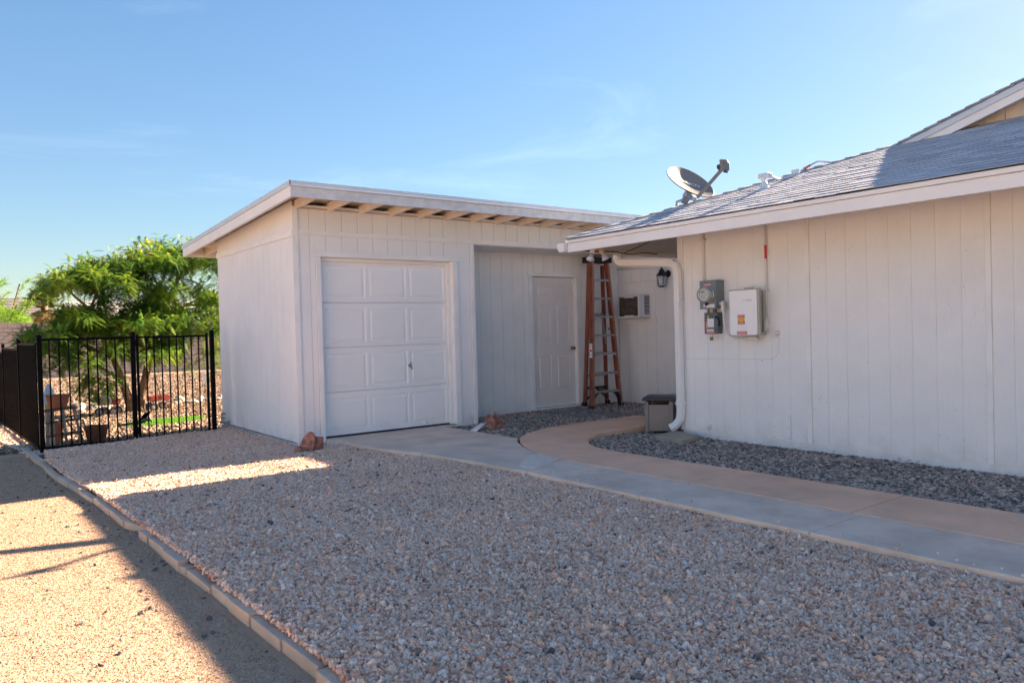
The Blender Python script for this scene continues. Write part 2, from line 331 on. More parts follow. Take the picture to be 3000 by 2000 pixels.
# ---------------------------------------------------------------- scatter (geometry nodes)
def scatter(o, m, density, r, smin, smax, flat=(.7, .7, .5, 1.2, 1.1, .9), smooth=False, zr=(-.004, .008), seed=0, sub=1, rotfull=True, base=True, und=0.0):
    g = bpy.data.node_groups.new('scatter_'+o.name, 'GeometryNodeTree')
    g.interface.new_socket('Geometry', in_out='INPUT', socket_type='NodeSocketGeometry'); g.interface.new_socket('Geometry', in_out='OUTPUT', socket_type='NodeSocketGeometry')
    n = g.nodes.new; k = g.links.new
    gi = n('NodeGroupInput'); go = n('NodeGroupOutput'); ds = n('GeometryNodeDistributePointsOnFaces'); ds.inputs['Density'].default_value = density; ds.inputs['Seed'].default_value = seed
    k(gi.outputs[0], ds.inputs['Mesh'])
    jn = n('GeometryNodeJoinGeometry')
    for i in range(5):
        ic = n('GeometryNodeMeshIcoSphere'); ic.inputs['Radius'].default_value = r; ic.inputs['Subdivisions'].default_value = sub+1 if smooth else 2
        sp = n('GeometryNodeSetPosition'); po = n('GeometryNodeInputPosition')
        ad = n('ShaderNodeVectorMath'); ad.operation = 'ADD'; ad.inputs[1].default_value = (i*7.3, i*3.1, i*1.7)
        sc = n('ShaderNodeVectorMath'); sc.operation = 'SCALE'; sc.inputs['Scale'].default_value = .75/r
        nz = n('ShaderNodeTexNoise'); nz.inputs['Scale'].default_value = 1; nz.inputs['Detail'].default_value = 1
        sb = n('ShaderNodeVectorMath'); sb.operation = 'SUBTRACT'; sb.inputs[1].default_value = (.5, .5, .5)
        s2 = n('ShaderNodeVectorMath'); s2.operation = 'SCALE'; s2.inputs['Scale'].default_value = r*(1.5 if smooth else 1.9)
        k(po.outputs[0], sc.inputs[0]); k(sc.outputs[0], ad.inputs[0]); k(ad.outputs[0], nz.inputs[0]); k(nz.outputs['Color'], sb.inputs[0]); k(sb.outputs[0], s2.inputs[0])
        k(ic.outputs[0], sp.inputs[0]); k(s2.outputs[0], sp.inputs['Offset'])
        ss = n('GeometryNodeSetShadeSmooth'); ss.inputs['Shade Smooth'].default_value = smooth; k(sp.outputs[0], ss.inputs[0])
        smt = n('GeometryNodeSetMaterial'); smt.inputs['Material'].default_value = m; k(ss.outputs[0], smt.inputs[0])
        gt = n('GeometryNodeGeometryToInstance'); k(smt.outputs[0], gt.inputs[0]); k(gt.outputs[0], jn.inputs[0])
    us = n('GeometryNodeSetPosition'); up_ = n('GeometryNodeInputPosition'); un = n('ShaderNodeTexNoise'); un.inputs['Scale'].default_value = 2.2; un.inputs['Detail'].default_value = 3; k(up_.outputs[0], un.inputs[0])
    um = n('ShaderNodeMath'); um.operation = 'MULTIPLY_ADD'; um.inputs[1].default_value = und; um.inputs[2].default_value = -.5*und; k(un.outputs[0], um.inputs[0])
    uc = n('ShaderNodeCombineXYZ'); k(um.outputs[0], uc.inputs[2]); k(ds.outputs['Points'], us.inputs[0]); k(uc.outputs[0], us.inputs['Offset'])
    io = n('GeometryNodeInstanceOnPoints'); k(us.outputs[0], io.inputs['Points']); k(jn.outputs[0], io.inputs['Instance']); io.inputs['Pick Instance'].default_value = True
    rr = n('FunctionNodeRandomValue'); rr.data_type = 'FLOAT_VECTOR'; a = .35 if not rotfull else 3.14
    rr.inputs[0].default_value = (-a, -a, 0); rr.inputs[1].default_value = (a, a, 6.28); k(rr.outputs[0], io.inputs['Rotation'])
    sx = n('FunctionNodeRandomValue'); sx.data_type = 'FLOAT_VECTOR'; sx.inputs[0].default_value = [smin*f for f in flat[:3]]; sx.inputs[1].default_value = [smax*f for f in flat[3:]]; sx.inputs['Seed'].default_value = 5
    k(sx.outputs[0], io.inputs['Scale'])
    tz = n('GeometryNodeTranslateInstances'); rz_ = n('FunctionNodeRandomValue'); rz_.data_type = 'FLOAT_VECTOR'; rz_.inputs[0].default_value = (0, 0, zr[0]); rz_.inputs[1].default_value = (0, 0, zr[1]); rz_.inputs['Seed'].default_value = 9
    tz.inputs['Local Space'].default_value = False
    k(io.outputs[0], tz.inputs[0]); k(rz_.outputs[0], tz.inputs['Translation'])
    j2 = n('GeometryNodeJoinGeometry'); (k(gi.outputs[0], j2.inputs[0]) if base else None); k(tz.outputs[0], j2.inputs[0]); k(j2.outputs[0], go.inputs[0])
    md = o.modifiers.new('scatter', 'NODES'); md.node_group = g
    return o

# ================================================================= SETTING: ground
def gz(x, y):
    z = -.17
    if y > 10.7: z = -.125-.037*(y-10.75)-(.045 if y < 10.9 else 0)*0
    if y > 21.5: z = -.125-.037*(21.5-10.75)+(min(y, 32)-21.5)*.032
    return z
ys = [-60, -20, -8, 0, 4, 8, 10.7, 10.75, 12, 14, 16, 18, 20, 21, 21.5, 22, 24, 26, 28, 30, 32, 36, 50, 80, 160, 500]
xs = [-500, -60, -20, -8, -2, 2, 6, 10, 16, 30, 80, 500]
g = MB()
for y in ys:
    for x in xs: g.v.append((x, y, gz(x, y)-.03))
for i in range(len(ys)-1):
    for j in range(len(xs)-1):
        a = i*len(xs)+j; g.f.append((a, a+1, a+1+len(xs), a+len(xs)))
g.build('ground', m_yard, kind='structure')
# sand path on the left
def sheet(poly, zf, name, m, res=None, **t):
    b = MB(); b.v = [(x, y, zf(x, y) if callable(zf) else zf) for x, y in poly]; b.f = [tuple(range(len(poly)))]
    return b.build(name, m, **t)
b = MB(); yy = [-12, -2, 1, 3, 5, 7, 9, 10.7, 12, 13.5, 16, 20, 26]
def edge(y):
    P = [(-12, 1.17), (2, 1.17), (4, 1.13), (6, 1.05), (7, 1.02), (8.4, .93), (9.6, .88), (11, .81), (12.4, .70), (13.5, .62), (26, .2)]
    for (a, xa), (c, xc) in zip(P, P[1:]):
        if a <= y <= c: return xa+(xc-xa)*(y-a)/(c-a)
for y in yy: zs_ = -.118 if y <= 10.7 else gz(0, y)+.015; b.v += [(-9, y, zs_), (edge(y), y, zs_)]
b.f = [(2*i, 2*i+1, 2*i+3, 2*i+2) for i in range(len(yy)-1)]
b.build('sand_path', m_sand, kind='structure')
# loose grains + dark stones on sand (visible part)
b = MB(); b.v = [(-.6, 2.2, -.1175), (1.1, 2.2, -.1175), (1.0, 7.5, -.1175), (.83, 10.6, -.1175), (-.6, 10.6, -.1175)]; b.f = [(0, 1, 2, 3, 4)]
o = b.build('sand_grains', m_sand); tag(o, 'loose coarse sand covering the path on the left', 'sand', kind='stuff')
scatter(o, m_grain, 9500, .0027, .5, 1.35, zr=(-.001, .003), seed=3, base=False)
b = MB(); b.v = [(-.6, 2.2, -.1175), (1.1, 2.2, -.1175), (1.0, 7.5, -.1175), (.83, 10.6, -.1175), (-.6, 10.6, -.1175)]; b.f = [(0, 1, 2, 3, 4)]
o = b.build('scattered_pebbles', m_sand); tag(o, 'dark pebbles scattered over the sand path', 'pebbles', kind='stuff')
scatter(o, m_dpeb, 13, .010, .3, 1.5, zr=(-.004, .002), seed=8, base=False)
b = MB(); b.v = [(.55, 3.2, -.116), (1.09, 3.2, -.116), (1.03, 6.3, -.116), (.7, 6.3, -.116), (.55, 9, -.116), (.9, 9, -.116)]; b.f = [(0, 1, 2, 3), (3, 2, 5, 4)]
o = b.build('spilled_pebbles', m_sand); tag(o, 'dark pebbles spilled on the sand along the block edging', 'pebbles', kind='stuff')
scatter(o, m_dpeb, 26, .011, .35, 1.6, zr=(-.004, .002), seed=18, base=False)
# main tan gravel bed
poly = [(1.17, .3), (4.06, .3), (4.06, 5.2), (4.03, 5.6), (3.95, 6.4), (3.76, 7.14), (3.68, 8.1), (3.68, 8.39), (3.27, 8.39), (3.27, 11.2), (3.1, 10.9), (2.0, 10.6), (.97, 10.4), (.9, 9.6), (.93, 8.5), (1.03, 7.1), (1.06, 6.2), (1.1, 5.5), (1.13, 4.2), (1.17, 3)]
o = sheet(poly, -.054, 'tan_gravel', m_dirt); tag(o, 'tan and pink crushed gravel bed in front of the garage', 'gravel', kind='stuff')
scatter(o, m_peb, 8800, .0090, .6, 1.4, zr=(-.003, .008), seed=1, und=.035)
# larger odd stones on it
o = sheet(poly, -.050, 'coarse_gravel', m_dirt); tag(o, 'coarser pieces mixed through the tan gravel', 'gravel', kind='stuff')
scatter(o, m_peb, 210, .0145, .6, 1.4, zr=(-.004, .008), seed=31, base=False, und=.035)
o = sheet([(1.3, .6), (3.9, .6), (3.8, 8), (1.2, 8)], -.048, 'odd_stones', m_dirt); tag(o, 'a few larger odd stones lying on the tan gravel', 'stones', kind='stuff')
o.hide_render = False
scatter(o, mat('odd_stone', ONE, .85, var=.2, vs=60, rnd_ramp=[(0, (.08, .09, .11)), (.5, (.22, .2, .2)), (.6, (.5, .22, .14)), (1, (.66, .6, .54))]), 7, .014, .8, 1.5, zr=(.000, .006), seed=21, base=False)
# dark river pebble beds
inner = [(5.37, .3), (5.37, 4.6), (5.34, 5.37), (5.46, 5.86), (5.63, 6.09), (5.93, 6.29), (6.35, 6.42), (7.0, 6.45), (9.14, 6.45), (9.14, 5.9), (6.96, 5.88), (6.96, .3)]
o = sheet(inner, lambda x, y: -.036-.033*max(0, min(x, 7.0)-5.37), 'river_pebbles', m_dirtd); tag(o, 'dark grey river pebbles between the walk and the house wall', 'pebbles', kind='stuff')
scatter(o, m_pebd, 2700, .0165, .6, 1.35, flat=(.8, .6, .35, 1.25, 1.0, .75), smooth=True, zr=(-.003, .012), seed=4, rotfull=False, sub=1)
outer2 = [(5.23, 6.76), (5.23, 8.38), (5.76, 8.40), (5.76, 9.05), (9.14, 9.05), (9.14, 6.46), (7.68, 6.46), (7.68, 7.31), (6.62, 7.30), (6.06, 7.25), (5.54, 7.03)]
o = sheet(outer2, -.05, 'river_pebbles', m_dirtd); tag(o, 'dark grey river pebbles in the nook below the entry door', 'pebbles', kind='stuff')
scatter(o, m_pebd, 2300, .0165, .6, 1.35, flat=(.8, .6, .35, 1.25, 1.0, .75), smooth=True, zr=(-.003, .012), seed=6, rotfull=False, sub=1)
# litter strip between block edging and side fence
o = sheet([(.80, 10.4), (.95, 10.6), (.95, 16.5), (.3, 16.5), (.62, 13.3), (.76, 11.8)], lambda x, y: -.11-.037*(y-10.75) if y > 10.75 else -.11, 'gravel_strip', m_dirt); tag(o, 'strip of mixed gravel below the side fence', 'gravel', kind='stuff')
scatter(o, m_peb, 900, .016, .7, 1.5, seed=12)
# yard gravel, near part scattered
b = MB(); yq = [10.95, 13, 16, 19, 21.5, 26, 32]
for y in yq: b.v += [(-2, y, gz(0, y)+.0), (12.5, y, gz(0, y)+.0)]
b.f = [(2*i, 2*i+1, 2*i+3, 2*i+2) for i in range(len(yq)-1)]
o = b.build('yard_gravel', m_yard); tag(o, 'sunlit tan gravel covering the back yard beyond the fence', 'gravel', kind='stuff')
scatter(o, m_pebyard, 420, .021, .7, 1.7, zr=(-.004, .012), seed=13)

# sidewalk and drive slabs
def slab(poly, name, m, z1=-.01, z0=-.16, bev=.008):
    o = MB().prism(poly, z0, z1).build(name, m, bevel=bev, seg=2); o['kind'] = 'structure'; return o
J = .004
gy = [-1.4, 0, 1.22, 2.49, 3.85, 5.41]
for a, c in zip(gy, gy[1:]):
    slab([(4.05, a+J/2), (4.652-J/2, a+J/2), (4.652-J/2, c-J/2), (4.05, c-J/2)] if c < 5.4 else [(4.05, a+J/2), (4.652-J/2, a+J/2), (4.652-J/2, c-J), (4.45, 5.33), (4.052, 5.17)], 'walk_slab', m_conc)
py_ = [-1.4, 0, 1.25, 2.56, 3.89, 5.41]
for a, c in zip(py_, py_[1:]):
    slab([(4.654+J/2, a+J), (5.37, a+J), (5.37 if c < 5.4 else 5.325, c-J), (4.654+J/2, c-J)], 'pink_walk_slab', m_pink, z1=-.006)
oc = [v[:2] for v in crom([(4.662, 5.42, 0), (4.72, 5.80, 0), (4.86, 6.18, 0), (5.05, 6.54, 0)], 5)]
ic = [v[:2] for v in crom([(5.33, 5.42, 0), (5.37, 5.65, 0), (5.47, 5.87, 0), (5.635, 6.09, 0)], 5)]
slab([tuple(p) for p in oc]+[tuple(p) for p in ic[::-1]], 'pink_walk_slab', m_pink, z1=-.006)
oc = [v[:2] for v in crom([(5.058, 6.548, 0), (5.28, 6.83, 0), (5.6, 7.06, 0), (6.0, 7.22, 0), (6.38, 7.28, 0)], 5)]
ic = [v[:2] for v in crom([(5.643, 6.098, 0), (5.78, 6.21, 0), (5.95, 6.30, 0), (6.15, 6.37, 0), (6.37, 6.42, 0)], 5)]
slab([tuple(p) for p in oc]+[tuple(p) for p in ic[::-1]], 'pink_walk_slab', m_pink, z1=-.006)
slab([(6.388, 7.28), (6.7, 7.30), (7.1, 7.30), (7.1, 6.47), (6.7, 6.45), (6.378, 6.42)], 'pink_walk_slab', m_pink, z1=-.006)
slab([(7.106, 7.30), (7.67, 7.31), (7.67, 6.46), (7.106, 6.47)], 'pink_walk_slab', m_pink, z1=-.006)
fe = [tuple(v[:2]) for v in crom([(4.052, 5.173, 0), (4.04, 5.45, 0), (4.02, 5.65, 0), (3.97, 6.2, 0), (3.90, 6.695, 0)], 5)]
slab(fe+[(5.12, 6.695), (5.05, 6.59), (4.90, 6.32), (4.75, 5.95), (4.687, 5.72), (4.655, 5.425), (4.45, 5.334)], 'drive_slab', m_conc)
slab([(4.20, 5.245), (4.45, 5.34), (4.645, 5.425), (4.665, 5.60), (4.70, 5.78), (4.60, 5.80), (4.42, 5.66), (4.30, 5.55), (4.16, 5.42)], 'aggregate_patch', m_agg, z1=-.0045, z0=-.02, bev=.003)
fe = [tuple(v[:2]) for v in crom([(3.90, 6.70, 0), (3.78, 7.1, 0), (3.70, 7.6, 0), (3.67, 8.1, 0)], 5)]
slab(fe+[(3.67, 8.375), (3.60, 8.375), (3.60, 8.60), (5.42, 8.60), (5.42, 8.375), (5.225, 8.375), (5.22, 6.80), (5.12, 6.70)], 'drive_slab', m_conc)
# small slab at the threshold left of door (painted curb end)
# ================================================================= block edging
ed = thing('garden_edging', (1.1, 6, -.17), 'low edging of pale concrete blocks between gravel bed and sand path', 'edging')
L = [(.60, 13.5), (.653, 12.80), (.70, 12.30), (.745, 11.75), (.785, 11.2), (.81, 10.65), (.82, 10.11), (.845, 9.61), (.855, 9.09), (.885, 8.42), (.92, 7.98), (.955, 7.53), (.989, 7.08), (1.0, 6.78), (1.008, 6.48), (1.015, 6.0)]
L2 = [(1.063, 5.40), (1.064, 5.0), (1.068, 4.63), (1.08, 4.52), (1.10, 4.125), (1.105, 3.83), (1.113, 3.53), (1.122, 3.17), (1.133, 2.80), (1.135, 2.40), (1.14, 2.0), (1.145, 1.6), (1.15, 1.2), (1.15, .8)]
def blk(p, q, w=.062, top=-.068, dz=0, dx=0, tilt=0):
    z = top-(.037*((p[1]+q[1])/2-10.7) if p[1] > 10.9 else 0)+dz
    d = Vector((q[0]-p[0], q[1]-p[1], 0)).normalized(); nrm = Vector((-d.y, d.x, 0)); nrm = -nrm if nrm.x < 0 else nrm
    a = Vector((p[0]+dx, p[1], z))+d*.006; c = Vector((q[0]+dx, q[1], z+tilt))-d*.006
    b = MB(); hh = Vector((0, 0, -.14))
    b.add([a, a+nrm*w, c+nrm*w, c, a+hh, a+nrm*w+hh, c+nrm*w+hh, c+hh], [(0, 3, 2, 1), (4, 5, 6, 7), (0, 1, 5, 4), (1, 2, 6, 5), (2, 3, 7, 6), (3, 0, 4, 7)])
    return b.build('edging_block', m_curb, ed, bevel=.005, seg=2)
for seq in (L, L2):
    for p, q in zip(seq, seq[1:]): blk(p, q, dz=rnd.uniform(-.010, .008), dx=rnd.uniform(-.009, .009), tilt=rnd.uniform(-.012, .012))
blk((1.02, 5.98), (1.115, 5.70), w=.075, dz=.004, tilt=-.012)
blk((1.125, 5.72), (1.15, 5.55), w=.06, dz=-.006)
blk((1.045, 5.62), (1.06, 5.42), w=.06, dz=.004)
# curb under the fence
fcb = thing('fence_curb', (2, 10.6, -.15), 'low pinkish concrete curb running under the black fence and gate', 'curb')
P = [(.90, 10.36), (1.28, 10.42), (1.70, 10.49), (2.12, 10.56), (2.5, 10.64), (2.86, 10.76), (3.2, 10.92)]
for p, q in zip(P, P[1:]):
    MB().prism([(p[0], p[1]), (q[0]-.008, q[1]), (q[0]-.02, q[1]+.11), (p[0]-.01, p[1]+.11)], -.2, -.078+.012*(p[0]-.9)).build('curb_block', m_curb2, fcb, bevel=.012, seg=3)

# ================================================================= GARAGE
gar = thing('garage_building', (4.5, 9.8, -.15), 'white sided flat-roofed garage with a panelled door and open rafter tails', 'garage')
GY = 8.38; P_ = .2033
MB().box(3.272, 3.60, 8.392, 11.30, -.32, -.03).box(3.60, 5.42, 8.62, 11.30, -.32, -.03).box(5.42, 5.745, 8.392, 11.30, -.32, -.03).box(5.745, 9.14, 9.062, 11.3, -.32, -.03).build('foundation', m_found, gar)
MB().box(3.58, 3.70, 8.20, 8.391, -.30, -.035).build('foundation_ledge', m_found, gar, bevel=.02)
# sheathing
MB().box(3.283, 3.585, 8.3975, 8.5, -.03, 2.70).box(5.43, 5.74, 8.3975, 8.5, -.03, 2.70).box(3.585, 5.43, 8.3975, 8.5, 2.135, 2.70).box(5.74, 10.4, 8.3975, 8.5, 2.38, 2.70)\
    .box(5.64, 5.74, 8.5, 9.06, -.03, 2.5).box(3.2715, 3.38, 8.5, 11.27, -.009, 2.36).box(5.74, 7.24, 9.0575, 9.15, -.029, 2.6).box(8.25, 9.2, 9.0575, 9.15, -.029, 2.6).box(7.24, 8.25, 9.0575, 9.15, 2.09, 2.6).build('sheathing', m_back, gar)
MB().box(3.38, 10.4, 11.2, 11.28, -.03, 2.5).box(3.6, 5.42, 8.62, 8.66, -.03, 2.2).build('rear_wall', m_side, gar)
MB().box(9.3, 9.4, 8.5, 11.2, -.03, 2.74).box(9.15, 9.32, 9.046, 9.2, -.03, 2.74).build('end_wall', m_back, gar)
# sloped side sheathing
zt = lambda y: 2.80-(y-7.77)*.052
MB().ext([(3.2715, 8.42, 2.36), (3.2715, 11.28, 2.36), (3.2715, 11.28, zt(11.28)-.005), (3.2715, 8.42, zt(8.42)-.005)], (.1, 0, 0)).build('side_sheathing', m_back, gar)
def boards_y(plane, x0, x1, z0, z1, anchor, parent, m=m_side, th=.012, gap=.0055, holes=(), pitch=P_):
    k0 = math.floor((x0-anchor)/pitch); e = [x0]
    k = k0
    while anchor+k*pitch < x1:
        v = anchor+k*pitch
        if x0+.02 < v < x1-.02: e.append(v)
        k += 1
    e.append(x1)
    for i, (a, c) in enumerate(zip(e, e[1:])):
        a2 = a+(gap/2 if i else 0); c2 = c-(gap/2 if i < len(e)-2 else 0)
        MB().box(a2, c2, plane, plane+th, z0, z1).build('siding_board', m, parent)
def boards_x(plane, y0, y1, z0, z1, anchor, parent, m=m_side, th=.012, gap=.0055, zf=None, pitch=P_):
    k = math.floor((y0-anchor)/pitch); e = [y0]
    while anchor+k*pitch < y1:
        v = anchor+k*pitch
        if y0+.02 < v < y1-.02: e.append(v)
        k += 1
    e.append(y1)
    for i, (a, c) in enumerate(zip(e, e[1:])):
        a2 = a+(gap/2 if i else 0); c2 = c-(gap/2 if i < len(e)-2 else 0)
        if zf: MB().ext([(plane, a2, z0), (plane, c2, z0), (plane, c2, zf(c2)), (plane, a2, zf(a2))], (th, 0, 0)).build('siding_board', m, parent)
        else: MB().box(plane, plane+th, a2, c2, z0, z1).build('siding_board', m, parent)
boards_y(8.392, 3.332, 10.3, 2.438, 2.679, 3.468, gar)
boards_y(8.392, 3.332, 3.533, -.03, 2.38, 3.468, gar)
boards_y(8.392, 3.535, 5.50, 2.192, 2.38, 3.468, gar)
boards_y(8.392, 5.502, 5.70, -.03, 2.38, 3.468, gar, gap=.008)
boards_x(3.266, 8.394, 11.28, -.01, 2.355, 8.55, gar)
boards_x(3.266, 8.394, 11.28, 2.432, 0, 8.55, gar, zf=lambda y: zt(y)-.006)
TR = [('corner_board', (3.262, 3.330, 8.374, 8.391, -.03, 2.70)), ('trim_board', (3.332, 10.3, 8.378, 8.391, 2.381, 2.437)),
      ('corner_board', (5.702, 5.752, 8.374, 8.391, -.03, 2.379)), ('trim_board', (3.5, 5.53, 8.372, 8.391, 2.134, 2.191)),
      ('trim_board', (3.535, 3.593, 8.372, 8.391, -.028, 2.132)), ('trim_board', (5.421, 5.50, 8.372, 8.391, -.028, 2.132)),
      ('header_soffit', (5.754, 9.14, 8.393, 9.05, 2.372, 2.378)), ('side_band', (3.254, 3.2655, 8.395, 11.30, 2.357, 2.430))]
for n_, bx in TR: part(n_, m_trim, gar, box=bx, bevel=.002)
MB().box(5.752, 5.764, 8.376, 9.048, -.03, 2.37).build('return_wall', m_side, gar)
# door jambs
MB().box(3.58, 3.593, 8.391, 8.60, 0, 2.134).box(5.421, 5.434, 8.391, 8.60, 0, 2.134).box(3.593, 5.421, 8.391, 8.60, 2.134, 2.147).build('door_jamb', m_trim, gar)
MB().box(3.593, 3.63, 8.455, 8.487, 0, 2.132).box(5.375, 5.42, 8.455, 8.487, 0, 2.132).box(3.63, 5.375, 8.455, 8.487, 2.09, 2.132).build('door_stop', m_fasc2, gar, bevel=.003)
# sectional door
def raised(b, x0, x1, z0, z1, y, ring=.03, d=.007):
    """a shallow moulded rectangle: ridge frame with sloped sides, inner field (surface y, outward -y)"""
    o = [(x0, z0), (x1, z0), (x1, z1), (x0, z1)]
    def rect(k, yy): return [(x0+k, yy, z0+k), (x1-k, yy, z0+k), (x1-k, yy, z1-k), (x0+k, yy, z1-k)]
    rings = [rect(0, y), rect(.006, y+d), rect(ring*.55, y+d), rect(ring, y-.001)]
    vs = [p for r in rings for p in r]; fs = []
    for i in range(3):
        for j in range(4): fs.append((i*4+j, i*4+(j+1) % 4, (i+1)*4+(j+1) % 4, (i+1)*4+j))
    fs.append((12, 13, 14, 15)); b.add(vs, fs)
def panelface(b, X0, X1, Z0, Z1, y, th, rects, **k):
    """flat face with rectangular holes filled with raised mouldings"""
    xs_ = sorted({X0, X1, *[r[0] for r in rects], *[r[1] for r in rects]}); zs_ = sorted({Z0, Z1, *[r[2] for r in rects], *[r[3] for r in rects]})
    for a, c in zip(xs_, xs_[1:]):
        for d, e in zip(zs_, zs_[1:]):
            mx_, mz_ = (a+c)/2, (d+e)/2
            if any(r[0] < mx_ < r[1] and r[2] < mz_ < r[3] for r in rects): continue
            b.add([(a, y, d), (c, y, d), (c, y, e), (a, y, e)], [(0, 1, 2, 3)])
    for r in rects: raised(b, *r, y, **k)
    b.add([(X0, y, Z0), (X1, y, Z0), (X1, y, Z1), (X0, y, Z1), (X0, y+th, Z0), (X1, y+th, Z0), (X1, y+th, Z1), (X0, y+th, Z1)], [(4, 7, 6, 5), (0, 4, 5, 1), (1, 5, 6, 2), (2, 6, 7, 3), (3, 7, 4, 0)])
dr = MB().box(3.6, 5.415, 8.531, 8.545, 0.0, 2.13).build('garage_door', m_door, gar)
zs = [.012, .531, 1.065, 1.603, 2.125]
for a, c in zip(zs, zs[1:]):
    b = MB(); panelface(b, 3.60, 5.41, a+.002, c-.003, 8.492, .036, [(3.675, 4.205, a+.05, c-.075), (4.245, 4.775, a+.05, c-.075), (4.815, 5.335, a+.05, c-.075)], ring=.045, d=.006)
    b.build('door_panel', m_door, dr)
MB().box(3.6, 5.41, 8.496, 8.53, -.008, .011).build('door_seal', m_rub, dr)
b = MB(); b.lathe([(.0, -.016), (.018, -.016), (.022, -.004), (.022, 0)], (4.80, 8.491, .80), (0, 1, 0), 14); b.bar((4.80, 8.462, .845), (4.815, 8.462, .75), .014, .012, (0, 1, 0)); b.bar((4.80, 8.475, .80), (4.80, 8.46, .80), .012, .012)
b.build('door_handle', m_alu, dr)
MB().box(5.03, 5.035, 8.486, 8.4915, .035, .07).build('scratch', m_ink, dr)
# roof
XR0, XR1 = 3.0, 9.6
MB().box(XR0+.02, XR1, 7.752, 7.788, 2.69, 2.80).build('fascia_board', m_fasc, gar, bevel=.002)
MB().box(XR0, XR1, 7.735, 7.751, 2.806, 2.858).box(XR0, XR1, 7.728, 7.751, 2.80, 2.806).build('drip_edge', m_drip, gar)
YB = 12.15
zs2 = lambda y: 2.80-(y-7.75)*.052
MB().ext([(XR0+.012, 7.755, 2.69), (XR0+.012, YB, zs2(YB)-.115), (XR0+.012, YB, zs2(YB)), (XR0+.012, 7.755, 2.80)], (.036, 0, 0)).build('fascia_board', m_fasc2, gar)
MB().ext([(XR0-.002, 7.735, 2.802), (XR0-.002, YB+.01, zs2(YB)+.0), (XR0-.002, YB+.01, zs2(YB)+.055), (XR0-.002, 7.735, 2.858)], (.013, 0, 0)).build('drip_edge', m_drip, gar)
MB().box(XR0+.02, XR1, YB-.03, YB, zs2(YB)-.115, zs2(YB)).build('fascia_board', m_fasc2, gar)
MB().ext([(XR0+.05, 7.79, 2.803), (XR0+.05, YB-.03, zs2(YB)), (XR0+.05, YB-.03, zs2(YB)+.02), (XR0+.05, 7.79, 2.823)], (XR1-XR0-.1, 0, 0)).build('roof_deck', m_deck, gar)
MB().ext([(XR0+.012, 7.752, 2.835), (XR0+.012, YB, zs2(YB)+.034), (XR0+.012, YB, zs2(YB)+.052), (XR0+.012, 7.752, 2.853)], (XR1-XR0-.012, 0, 0)).build('roofing', m_roofdark, gar)
for k in range(16):
    x = 3.30+.4065*k+.02
    MB().ext([(x-.019, 7.79, 2.700), (x-.019, YB-.04, zs2(YB)-.10), (x-.019, YB-.04, zs2(YB)-.002), (x-.019, 7.79, 2.797)], (.038, 0, 0)).build('rafter', m_raft, gar)
    if k < 15: MB().box(x+.021, x+.385, 8.398, 8.436, 2.682, 2.728).build('rafter_block', m_trim, gar)
for y_ in (11.30, 12.0): MB().bar((3.05, y_, zs2(y_)-.05), (3.27, y_, zs2(y_)-.05), .038, .09).build('lookout', m_raft, gar)
# recess back wall
boards_y(9.052, 5.766, 7.222, -.03, 2.372, 6.515, gar)
boards_y(9.052, 8.272, 9.148, -.03, 2.372, 6.515, gar)
boards_y(9.052, 7.224, 8.27, 2.10, 2.372, 6.515, gar)
for bx in ((7.222, 7.298, 9.034, 9.0515, -.02, 2.03), (8.19, 8.268, 9.034, 9.0515, -.02, 2.03), (7.205, 8.285, 9.034, 9.0515, 2.032, 2.098)): part('door_casing', m_trim, gar, box=bx, bevel=.003)
MB().box(7.285, 7.298, 9.0525, 9.16, 0, 2.04).box(8.19, 8.203, 9.0525, 9.16, 0, 2.04).box(7.298, 8.19, 9.0525, 9.16, 2.031, 2.045).box(7.298, 8.19, 9.03, 9.16, -.045, -.004).build('door_jamb', m_trim, gar)
pd = MB().box(7.30, 8.188, 9.122, 9.15, .004, 2.028).build('entry_door', m_pdoor, gar)
b = MB(); R6 = []
for c0, c1 in ((7.42, 7.69), (7.80, 8.07)):
    for a, c in ((.27, .82), (.98, 1.60), (1.72, 1.91)): R6.append((c0, c1, a, c))
panelface(b, 7.302, 8.186, .006, 2.026, 9.104, .008, R6, ring=.04, d=.015); b.build('door_panels', m_pdoor, pd)
b = MB(); b.lathe([(.0, -.07), (.022, -.068), (.028, -.055), (.024, -.038), (.011, -.028), (.011, -.008), (.031, -.006), (.031, 0)], (8.125, 9.103, .90), (0, 1, 0), 16); b.build('door_knob', m_brass, pd, smooth=True)
MB().box(7.31, 8.18, 9.09, 9.1035, .004, .03).build('door_sweep', m_fasc2, pd)

# ================================================================= HOUSE
hou = thing('main_house', (9, 2, -.1), 'white sided house with grey shingle hip roof on the right', 'house')
HX = 6.95
MB().box(HX+.01, 9.135, -7, 5.87, -.32, -.0).box(9.16, 15, -7, 9.04, -.32, -.02).build('foundation', m_found, hou)
MB().box(HX+.0035, 7.1, -7, 5.87, 0.001, 2.40).build('sheathing', m_backh, hou); MB().box(7.1, 9.16, 5.77, 5.868, 0, 2.5).build('sheathing', m_back, hou)
MB().box(9.157, 9.3, 5.87, 9.04, -.02, 1.946).box(9.145, 9.3, 5.87, 9.04, 1.946, 2.68).box(9.3, 15, 8.94, 9.04, 0, 2.68).box(15, 15.1, -7, 9.04, 0, 2.5).box(7.1, 15, -7.1, -7, 0, 2.4).build('wing_wall', m_back, hou)
MB().box(7.0, 9.16, 5.869, 5.88, .0, 2.5).build('end_wall', m_side, hou)
